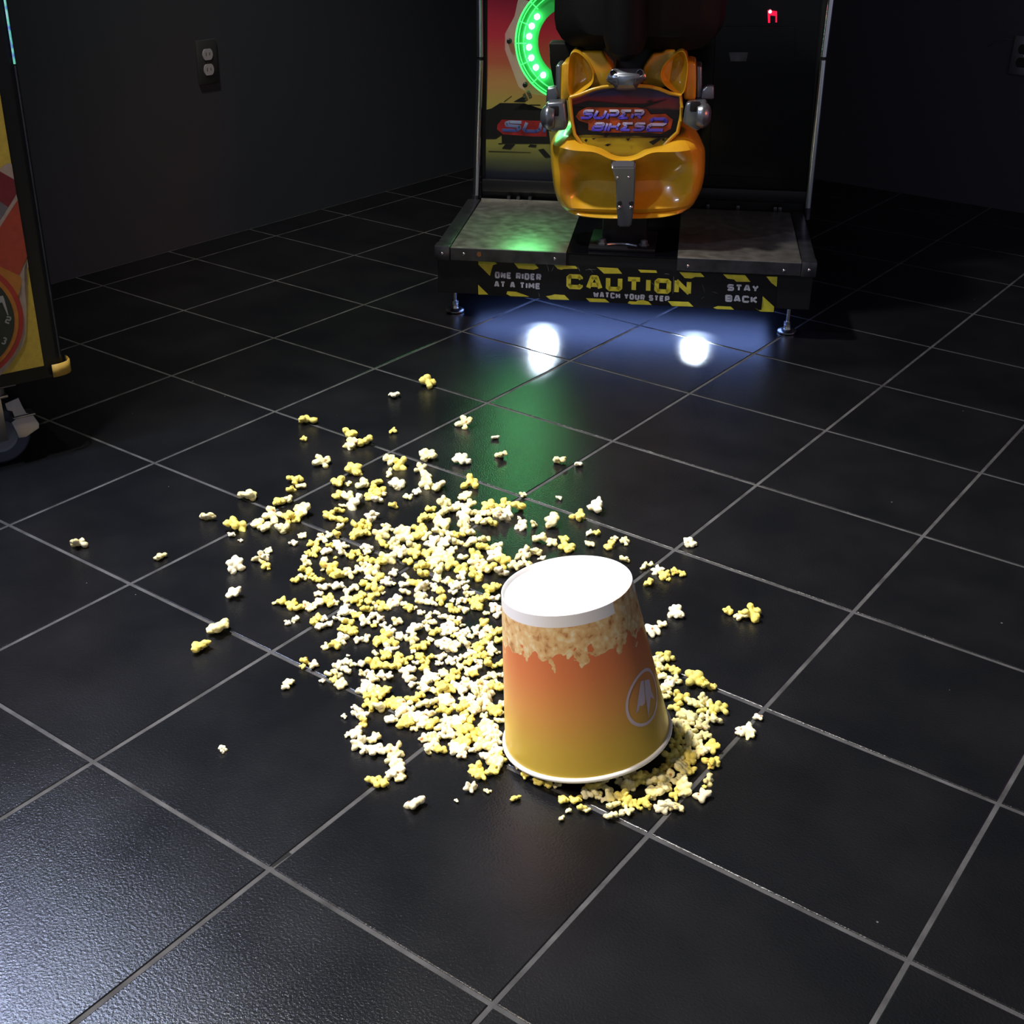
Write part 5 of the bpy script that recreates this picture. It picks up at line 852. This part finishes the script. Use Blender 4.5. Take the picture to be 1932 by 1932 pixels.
for x, y, z, s_, t, li in POP:
    me = rp.choice(KV[t]); o = bpy.data.objects.new('popcorn_piece', me); COL.objects.link(o)
    o.location = (x, y, z); k = s_ * rp.uniform(1.46, 1.62); o.scale = (k, k, k * rp.uniform(.8, 1)); o.rotation_euler = (rp.uniform(-.6, .6), rp.uniform(-.6, .6), rp.uniform(0, 6.28))
    lab, grp = LAB[li]; o['label'] = lab; o['category'] = 'popcorn'; o['group'] = grp
REST = [
(0.6397,1.1293,0.0056,0.0156,'y'),(0.2569,0.7907,0.0055,0.0152,'w'),(0.3022,0.8260,0.0055,0.0152,'y'),(0.2464,0.7765,0.0055,0.0152,'w'),(0.2824,0.7923,0.0054,0.0151,'w'),(0.3510,0.8458,0.0054,0.0151,'b'),(0.3823,0.8432,0.0054,0.0149,'p'),(0.3096,0.7807,0.0054,0.0149,'y'),
(0.2259,0.7098,0.0054,0.0150,'y'),(0.2440,0.7122,0.0054,0.0149,'y'),(0.3104,0.7581,0.0053,0.0148,'w'),(0.3371,0.7702,0.0053,0.0147,'y'),(0.3208,0.7432,0.0053,0.0147,'w'),(0.3396,0.7493,0.0053,0.0146,'y'),(0.3576,0.7633,0.0053,0.0146,'w'),(0.3962,0.7737,0.0052,0.0145,'p'),
(0.3420,0.7289,0.0052,0.0145,'y'),(0.4980,0.8498,0.0052,0.0145,'y'),(0.4269,0.7270,0.0051,0.0141,'y'),(0.3677,0.6734,0.0051,0.0141,'y'),(0.5034,0.7731,0.0051,0.0140,'p'),(0.4657,0.7440,0.0051,0.0141,'y'),(0.4410,0.6966,0.0050,0.0139,'y'),(0.5036,0.7449,0.0050,0.0139,'w'),
(0.4672,0.6940,0.0050,0.0138,'y'),(0.5675,0.7689,0.0050,0.0138,'y'),(0.5588,0.7522,0.0049,0.0137,'w'),(0.4908,0.6924,0.0049,0.0137,'w'),(0.4694,0.6588,0.0049,0.0136,'w'),(0.5005,0.6755,0.0049,0.0136,'w'),(0.5306,0.6987,0.0049,0.0136,'w'),(0.4656,0.6462,0.0049,0.0136,'b'),
(0.5260,0.6832,0.0049,0.0135,'w'),(0.4372,0.6100,0.0049,0.0135,'p'),(0.5945,0.7311,0.0048,0.0135,'w'),(0.6150,0.7358,0.0048,0.0134,'y'),(0.5324,0.6691,0.0048,0.0134,'w'),(0.5971,0.7033,0.0048,0.0133,'p'),(0.4845,0.6106,0.0048,0.0133,'y'),(0.5987,0.6891,0.0048,0.0132,'w'),
(0.4971,0.5750,0.0047,0.0131,'w'),(0.6110,0.6566,0.0047,0.0130,'y'),(0.5972,0.6372,0.0047,0.0130,'p'),(0.6543,0.6751,0.0047,0.0130,'p'),(0.6227,0.6508,0.0047,0.0130,'y'),(0.6012,0.6142,0.0046,0.0129,'p'),(0.6238,0.6173,0.0046,0.0128,'w'),(0.6166,0.6061,0.0046,0.0128,'w'),
(0.6006,0.5883,0.0046,0.0127,'b'),(0.6561,0.6280,0.0046,0.0127,'y'),(0.6482,0.6109,0.0046,0.0127,'y'),(0.6298,0.5830,0.0045,0.0126,'y'),(0.6246,0.5129,0.0044,0.0123,'p'),(0.7641,0.6073,0.0044,0.0122,'y'),(0.7737,0.6145,0.0044,0.0122,'y'),(0.6167,0.4917,0.0044,0.0122,'y'),
(0.8062,0.5982,0.0043,0.0121,'y'),(0.8172,0.6065,0.0043,0.0121,'y'),(0.8313,0.5991,0.0043,0.0120,'y'),(-0.1581,1.1513,0.0042,0.0116,'y'),(0.3588,1.2518,0.0038,0.0105,'w'),(0.0538,1.0166,0.0059,0.0163,'y'),(0.1053,0.7773,0.0054,0.0150,'b'),(0.3008,0.8792,0.0053,0.0146,'w'),
(0.7671,1.0961,0.0051,0.0141,'y'),(0.7074,1.0053,0.0049,0.0137,'p'),(0.7721,0.9131,0.0047,0.0130,'y'),(0.1479,0.9136,0.0054,0.0150,'y'),(0.1412,0.8665,0.0053,0.0148,'y'),(0.1735,0.8918,0.0053,0.0148,'w'),(0.5217,1.1575,0.0053,0.0148,'y'),(0.1574,0.8553,0.0053,0.0147,'y'),
(0.1755,0.8627,0.0053,0.0146,'w'),(0.2384,0.8787,0.0052,0.0144,'y'),(0.1743,0.8154,0.0052,0.0144,'p'),(0.2504,0.8652,0.0052,0.0143,'p'),(0.2528,0.8510,0.0051,0.0142,'p'),(0.3906,0.9331,0.0051,0.0141,'w'),(0.2939,0.8545,0.0051,0.0141,'y'),(0.3817,0.9074,0.0050,0.0140,'b'),
(0.3439,0.8718,0.0050,0.0139,'y'),(0.6323,1.0963,0.0051,0.0141,'y'),(0.3147,0.8459,0.0050,0.0139,'w'),(0.3362,0.8595,0.0050,0.0139,'w'),(0.4012,0.9010,0.0050,0.0139,'w'),(0.3944,0.8774,0.0050,0.0138,'y'),(0.3080,0.7953,0.0049,0.0137,'y'),(0.2946,0.7789,0.0049,0.0137,'p'),
(0.2739,0.7598,0.0049,0.0137,'y'),(0.4727,0.9144,0.0049,0.0137,'w'),(0.3240,0.7958,0.0049,0.0137,'y'),(0.2710,0.7399,0.0049,0.0137,'p'),(0.2844,0.7504,0.0049,0.0136,'y'),(0.2615,0.7253,0.0049,0.0136,'b'),(0.4642,0.8784,0.0049,0.0135,'y'),(0.2566,0.7114,0.0049,0.0136,'y'),
(0.4529,0.8610,0.0049,0.0135,'b'),(0.5006,0.8808,0.0048,0.0134,'w'),(0.4243,0.8131,0.0048,0.0134,'p'),(0.4405,0.8257,0.0048,0.0134,'w'),(0.2982,0.7096,0.0048,0.0134,'y'),(0.3314,0.7299,0.0048,0.0134,'w'),(0.3190,0.6981,0.0048,0.0133,'w'),(0.3483,0.7098,0.0048,0.0132,'y'),
(0.5010,0.8281,0.0047,0.0131,'w'),(0.4760,0.8060,0.0047,0.0131,'w'),(0.5286,0.8468,0.0047,0.0131,'y'),(0.4661,0.7956,0.0047,0.0131,'w'),(0.4571,0.7860,0.0047,0.0131,'y'),(0.4099,0.7467,0.0047,0.0131,'w'),(0.5135,0.8215,0.0047,0.0131,'w'),(0.4266,0.7489,0.0047,0.0131,'w'),
(0.3895,0.7149,0.0047,0.0130,'w'),(0.5286,0.8171,0.0047,0.0130,'y'),(0.4099,0.7147,0.0047,0.0130,'y'),(0.5260,0.7992,0.0046,0.0129,'y'),(0.5411,0.8082,0.0046,0.0129,'w'),(0.4923,0.7627,0.0046,0.0129,'w'),(0.5335,0.7893,0.0046,0.0128,'y'),(0.5299,0.7787,0.0046,0.0128,'w'),
(0.5458,0.7807,0.0046,0.0128,'y'),(0.5287,0.7651,0.0046,0.0127,'w'),(0.4564,0.7067,0.0046,0.0127,'y'),(0.4809,0.7256,0.0046,0.0127,'y'),(0.3604,0.6199,0.0046,0.0128,'y'),(0.5220,0.7421,0.0046,0.0127,'w'),(0.5518,0.7651,0.0046,0.0127,'w'),(0.4071,0.6509,0.0046,0.0127,'w'),
(0.5422,0.7552,0.0046,0.0126,'y'),(0.3749,0.6211,0.0046,0.0127,'b'),(0.4264,0.6608,0.0046,0.0127,'w'),(0.5798,0.7792,0.0045,0.0126,'y'),(0.4031,0.6403,0.0046,0.0127,'w'),(0.5043,0.7061,0.0045,0.0126,'y'),(0.4222,0.6378,0.0045,0.0126,'w'),(0.4879,0.6836,0.0045,0.0125,'w'),
(0.5310,0.7143,0.0045,0.0125,'p'),(0.4168,0.6239,0.0045,0.0125,'p'),(0.4523,0.6512,0.0045,0.0125,'w'),(0.5643,0.7375,0.0045,0.0125,'y'),(0.5887,0.7539,0.0045,0.0125,'p'),(0.4761,0.6647,0.0045,0.0125,'w'),(0.5450,0.7129,0.0045,0.0124,'y'),(0.5823,0.7417,0.0045,0.0124,'p'),
(0.5648,0.7185,0.0045,0.0124,'b'),(0.4593,0.6349,0.0045,0.0124,'w'),(0.5459,0.6992,0.0045,0.0124,'y'),(0.5600,0.7029,0.0044,0.0123,'w'),(0.0677,1.1386,0.0057,0.0159,'p'),(0.1248,1.1736,0.0057,0.0158,'p'),(-0.0245,0.9835,0.0056,0.0156,'y'),(0.1546,1.0483,0.0054,0.0151,'y'),
(0.2122,1.0757,0.0054,0.0150,'y'),(0.2951,1.0981,0.0053,0.0148,'p'),(0.2841,1.0821,0.0053,0.0148,'b'),(0.3820,1.1417,0.0053,0.0147,'p'),(0.1340,0.9372,0.0053,0.0147,'p'),(0.2894,1.0281,0.0052,0.0145,'p'),(0.4303,1.1102,0.0052,0.0144,'w'),(0.4530,1.1280,0.0052,0.0144,'y'),
(0.4401,1.1086,0.0052,0.0143,'p'),(0.3290,0.9895,0.0051,0.0141,'p'),(0.3580,0.9809,0.0050,0.0140,'w'),(0.2983,0.9166,0.0050,0.0139,'y'),(0.5451,0.6767,0.0043,0.0119,'p'),(0.5378,0.6556,0.0043,0.0118,'y'),(0.4944,0.6191,0.0043,0.0118,'y'),(0.6349,0.7087,0.0042,0.0117,'w'),
(0.5293,0.6185,0.0042,0.0117,'y'),(0.5166,0.5660,0.0042,0.0115,'y'),(0.6763,0.6389,0.0034,0.0113,'p'),(0.6360,0.5996,0.0040,0.0112,'p'),(0.5557,0.5244,0.0040,0.0112,'w'),(0.6201,0.5710,0.0040,0.0112,'p'),(0.6602,0.5909,0.0040,0.0111,'w'),(0.7440,0.6074,0.0039,0.0109,'y'),
(0.7824,0.9123,0.0044,0.0121,'y'),(0.7725,0.8918,0.0043,0.0120,'p'),(0.7980,0.8541,0.0042,0.0118,'p'),(0.8541,0.8747,0.0042,0.0117,'p'),(0.9192,0.8891,0.0042,0.0117,'w'),(0.8391,0.8112,0.0041,0.0115,'p'),(0.8830,0.7903,0.0041,0.0113,'p'),(0.8616,0.7647,0.0040,0.0112,'y'),
(0.8695,0.7075,0.0039,0.0109,'y'),(0.1539,1.1118,0.0052,0.0144,'w'),(0.1784,0.9458,0.0049,0.0136,'y'),(0.5336,1.1867,0.0049,0.0135,'p'),(0.4933,1.1433,0.0048,0.0134,'p'),(0.1626,0.8237,0.0047,0.0132,'p'),(0.5644,1.1357,0.0047,0.0132,'p'),(0.6001,1.1359,0.0047,0.0131,'p'),
(0.6473,1.1500,0.0047,0.0130,'y'),(0.2865,0.8249,0.0046,0.0127,'y'),(0.3520,0.8759,0.0046,0.0127,'y'),(0.4007,0.9139,0.0046,0.0127,'w'),(0.2837,0.8074,0.0045,0.0126,'b'),(0.4112,0.8884,0.0045,0.0125,'w'),(0.2512,0.7624,0.0045,0.0126,'b'),(0.4298,0.8969,0.0045,0.0125,'p'),
(0.4330,0.8726,0.0045,0.0124,'w'),(0.3435,0.7885,0.0044,0.0123,'b'),(0.3865,0.8132,0.0044,0.0123,'y'),(0.3716,0.7674,0.0044,0.0121,'w'),(0.4651,0.8316,0.0043,0.0121,'p'),(0.3016,0.6992,0.0044,0.0121,'y'),(0.4313,0.7970,0.0043,0.0120,'p'),(0.4639,0.8195,0.0043,0.0120,'y'),
(0.3987,0.7525,0.0043,0.0120,'w'),(0.5170,0.8386,0.0043,0.0119,'p'),(0.4923,0.8141,0.0043,0.0119,'w'),(0.3827,0.7050,0.0043,0.0118,'w'),(0.5425,0.8260,0.0042,0.0118,'y'),(0.5515,0.7962,0.0042,0.0116,'p'),(0.4940,0.7187,0.0041,0.0115,'y'),(0.5407,0.7422,0.0041,0.0114,'p'),
(0.4076,0.6175,0.0041,0.0114,'p'),(0.4221,0.6117,0.0041,0.0113,'y'),(0.3787,0.5711,0.0041,0.0114,'p'),(0.7043,0.5218,0.0019,0.0053,'w'),(0.1968,0.7678,0.0044,0.0122,'y'),(-0.0223,1.0076,0.0049,0.0137,'p'),(0.2904,1.1211,0.0047,0.0130,'p'),(0.2299,1.0584,0.0047,0.0130,'y'),
(0.1837,0.9467,0.0046,0.0127,'y'),(0.3242,0.8804,0.0043,0.0119,'w'),(0.5147,0.6112,0.0037,0.0103,'y'),(0.5856,0.6657,0.0037,0.0102,'w'),(0.6608,0.6070,0.0035,0.0098,'w'),(0.7439,0.9349,0.0038,0.0106,'y'),(0.7623,0.8961,0.0037,0.0104,'y'),(0.8593,0.8376,0.0036,0.0099,'p'),
(0.9274,0.8474,0.0035,0.0098,'p'),(0.9172,0.7624,0.0034,0.0095,'y'),(0.8390,0.6705,0.0033,0.0092,'p'),(0.9126,0.6953,0.0033,0.0092,'p'),(0.8426,0.6281,0.0033,0.0091,'w'),(0.8917,0.6518,0.0033,0.0091,'y'),(0.8368,0.6018,0.0032,0.0090,'p'),(0.4812,1.1823,0.0044,0.0123,'y'),
(0.5155,1.1828,0.0044,0.0122,'p'),(0.1645,0.8801,0.0043,0.0121,'y'),(0.1851,0.8928,0.0043,0.0120,'p'),(0.2112,0.8894,0.0043,0.0119,'y'),(0.2256,0.9008,0.0043,0.0119,'p'),(0.1551,0.8389,0.0043,0.0119,'y'),(0.2121,0.8768,0.0043,0.0119,'y'),(0.1999,0.7816,0.0042,0.0116,'p'),
(0.2831,0.8418,0.0041,0.0115,'w'),(0.3061,0.8597,0.0041,0.0115,'w'),(0.3651,0.9058,0.0041,0.0115,'p'),(0.2181,0.7880,0.0042,0.0115,'y'),(0.2924,0.8428,0.0041,0.0115,'y'),(0.3888,0.9086,0.0041,0.0114,'y'),(0.4068,0.9226,0.0041,0.0114,'w'),(0.3725,0.8866,0.0041,0.0114,'w'),
(0.2642,0.7992,0.0041,0.0114,'w'),(0.3813,0.8541,0.0040,0.0112,'w'),(0.4548,0.9053,0.0040,0.0112,'y'),(0.4360,0.8788,0.0040,0.0111,'w'),(0.3985,0.8467,0.0040,0.0111,'p'),(0.4072,0.8476,0.0040,0.0111,'w'),(0.3590,0.7985,0.0040,0.0111,'p'),(0.2702,0.7267,0.0040,0.0111,'p'),
(0.3273,0.7538,0.0040,0.0110,'w'),(0.3072,0.7156,0.0039,0.0110,'w'),(0.4380,0.8058,0.0039,0.0109,'p'),(0.3225,0.7080,0.0039,0.0109,'w'),(0.3860,0.7545,0.0039,0.0108,'w'),(0.5076,0.8431,0.0039,0.0108,'b'),(0.4424,0.7872,0.0039,0.0108,'w'),(0.3657,0.7168,0.0039,0.0108,'y'),
(0.5248,0.8400,0.0039,0.0107,'y'),(0.4861,0.8047,0.0039,0.0107,'w'),(0.4942,0.8001,0.0038,0.0107,'b'),(0.3635,0.6830,0.0038,0.0106,'b'),(0.4648,0.7561,0.0038,0.0106,'y'),(0.4585,0.7382,0.0038,0.0105,'y'),(0.4249,0.6941,0.0038,0.0105,'p'),(0.4914,0.7327,0.0037,0.0104,'y'),
(0.4709,0.7143,0.0037,0.0104,'y'),(0.5554,0.7795,0.0037,0.0104,'y'),(0.5408,0.7683,0.0037,0.0104,'y'),(0.5257,0.7540,0.0037,0.0104,'w'),(0.4849,0.7100,0.0037,0.0103,'w'),(0.5404,0.7279,0.0037,0.0102,'y'),(0.5559,0.7374,0.0037,0.0102,'p'),(0.4422,0.6473,0.0037,0.0103,'p'),
(0.5505,0.7186,0.0037,0.0102,'y'),(0.6020,0.7414,0.0036,0.0101,'w'),(0.5136,0.6686,0.0036,0.0101,'w'),(0.5417,0.6902,0.0036,0.0101,'y'),(0.3043,1.2199,0.0045,0.0125,'p'),(0.1526,1.0895,0.0045,0.0124,'p'),(0.1060,0.8770,0.0042,0.0118,'p'),(0.2757,0.6901,0.0037,0.0104,'w'),
(0.0364,1.0636,0.0042,0.0117,'p'),(0.1097,1.0741,0.0042,0.0115,'b'),(0.0119,0.8086,0.0040,0.0110,'w'),(0.1110,0.8500,0.0039,0.0108,'w'),(0.0981,0.8081,0.0039,0.0107,'p'),(0.4574,1.0569,0.0038,0.0105,'w'),(0.5851,0.6876,0.0032,0.0088,'p'),(0.6445,0.6908,0.0031,0.0087,'p'),
(0.5753,0.5969,0.0031,0.0086,'p'),(0.6104,0.5069,0.0030,0.0082,'p'),(0.4717,1.1745,0.0039,0.0109,'w'),(0.1365,0.9080,0.0039,0.0109,'p'),(0.1886,0.8412,0.0038,0.0105,'p'),(0.6050,1.1483,0.0038,0.0105,'p'),(0.1825,0.7959,0.0037,0.0104,'y'),(0.6590,1.1528,0.0037,0.0104,'y'),
(0.2264,0.7939,0.0037,0.0102,'y'),(0.4531,0.9473,0.0036,0.0101,'y'),(0.3692,0.8728,0.0036,0.0101,'w'),(0.3810,0.8820,0.0036,0.0101,'b'),(0.4521,0.9191,0.0036,0.0100,'y'),(0.4626,0.9093,0.0036,0.0099,'y'),(0.2889,0.7580,0.0036,0.0099,'b'),(0.3724,0.8185,0.0036,0.0099,'p'),
(0.3419,0.7774,0.0035,0.0098,'y'),(0.4472,0.8505,0.0035,0.0098,'y'),(0.4073,0.8167,0.0035,0.0098,'w'),(0.4269,0.8291,0.0035,0.0098,'w'),(0.4506,0.8305,0.0035,0.0097,'p'),(0.3192,0.7272,0.0035,0.0097,'w'),(0.3723,0.7557,0.0035,0.0097,'b'),(0.3573,0.6659,0.0034,0.0094,'p'),
(0.4970,0.7403,0.0033,0.0093,'w'),(0.4703,0.7045,0.0033,0.0092,'y'),(0.4135,0.6556,0.0033,0.0092,'p'),(0.5107,0.7306,0.0033,0.0092,'w'),(0.5760,0.7710,0.0033,0.0092,'y'),(0.4111,0.6023,0.0033,0.0091,'w'),(0.5217,0.6779,0.0032,0.0090,'p'),(0.7841,0.6171,0.0029,0.0081,'p'),
(0.8214,0.5714,0.0028,0.0079,'p'),(0.8409,0.9140,0.0031,0.0086,'y'),(0.8849,0.6419,0.0027,0.0075,'y'),(0.0851,0.9961,0.0037,0.0104,'p'),(0.6313,0.6737,0.0029,0.0080,'p'),(0.4877,0.5621,0.0029,0.0080,'w'),(0.2205,0.8888,0.0033,0.0092,'y'),(0.1658,0.8426,0.0033,0.0093,'y'),
(0.2062,0.7932,0.0032,0.0090,'y'),(0.4158,0.9130,0.0032,0.0088,'p'),(0.4329,0.9051,0.0031,0.0087,'p'),(0.4220,0.8727,0.0031,0.0087,'w'),(0.3181,0.7802,0.0031,0.0087,'y'),(0.4272,0.8562,0.0031,0.0086,'p'),(0.4841,0.8744,0.0031,0.0085,'p'),(0.2706,0.6764,0.0031,0.0085,'w'),
(0.3762,0.7458,0.0030,0.0084,'y'),(0.5033,0.8115,0.0030,0.0083,'p'),(0.4629,0.7695,0.0030,0.0083,'p'),(0.5568,0.8027,0.0029,0.0081,'p'),(0.5953,0.7619,0.0029,0.0079,'w'),(0.8203,0.5878,0.0025,0.0070,'p'),(0.4849,0.5841,0.0026,0.0073,'w'),(0.5172,0.5361,0.0026,0.0071,'p'),
(0.5736,0.5432,0.0025,0.0070,'p'),(0.7235,0.5584,0.0024,0.0067,'p'),(0.2066,0.8184,0.0028,0.0078,'p'),(0.6489,1.1266,0.0028,0.0077,'y'),(0.3202,0.8549,0.0027,0.0076,'p'),(0.3247,0.8249,0.0027,0.0075,'b'),(0.4401,0.8877,0.0027,0.0074,'y'),(0.2176,0.7059,0.0027,0.0075,'p'),
(0.3907,0.8215,0.0027,0.0074,'p'),(0.4610,0.8746,0.0026,0.0074,'p'),(0.4763,0.8269,0.0026,0.0072,'p'),(0.4833,0.7968,0.0026,0.0071,'y'),(0.5223,0.7925,0.0025,0.0070,'b'),(0.4380,0.7247,0.0025,0.0070,'w'),(0.4630,0.7310,0.0025,0.0070,'w'),(0.3662,0.6106,0.0025,0.0069,'y'),
(0.3467,1.1500,0.0027,0.0074,'w'),(0.5682,0.6505,0.0021,0.0058,'y'),(0.7253,0.6157,0.0020,0.0055,'p'),(0.9280,0.7247,0.0019,0.0054,'y'),(0.1962,0.8585,0.0024,0.0066,'y'),(0.3704,0.6890,0.0021,0.0059,'b'),(0.0364,0.8059,0.0023,0.0064,'w'),(0.1383,0.7697,0.0022,0.0061,'y'),
(0.3960,0.6697,0.0014,0.0040,'w')]
low = {t: [kernel(t, 40 + s_ + 100 * k, .075) for s_ in range(4)] for k, t in enumerate('wpyb')}
import numpy as np
V, Fc, C_ = [], [], []; nv = 0
cache = {}
for t in low:
    for me in low[t]:
        a = np.empty(len(me.vertices) * 3); me.vertices.foreach_get('co', a); c = np.empty(len(me.vertices) * 4); me.color_attributes['col'].data.foreach_get('color', c)
        cache[me.as_pointer()] = (a.reshape(-1, 3), c.reshape(-1, 4), [tuple(p.vertices) for p in me.polygons])
for x, y, z, s_, t in REST:
    me = rp.choice(low[t]); a, c, fs = cache[me.as_pointer()]; k = s_ * rp.uniform(1.40, 1.54)
    R3 = np.array(Matrix.Rotation(rp.uniform(0, 6.28), 3, 'Z') @ Matrix.Rotation(rp.uniform(-.6, .6), 3, 'X') @ Matrix.Diagonal((k, k, k * .9)).to_3x3())
    V.append(a @ R3.T + np.array([x, y, z])); C_.append(c); Fc += [tuple(i + nv for i in f) for f in fs]; nv += len(a)
me = bpy.data.meshes.new('scattered_popcorn'); me.from_pydata(np.concatenate(V).tolist(), [], Fc); me.update()
ca = me.color_attributes.new('col', 'FLOAT_COLOR', 'POINT'); ca.data.foreach_set('color', np.concatenate(C_).astype(np.float32).ravel())
me.materials.append(M['corn']); me.polygons.foreach_set('use_smooth', [True] * len(me.polygons))
o = bpy.data.objects.new('scattered_popcorn', me); COL.objects.link(o)
o['kind'] = 'stuff'; o['label'] = 'the smaller popcorn crumbs and pieces mixed through the spill'; o['category'] = 'popcorn'
for t in low:
    for me in low[t]: bpy.data.meshes.remove(me)
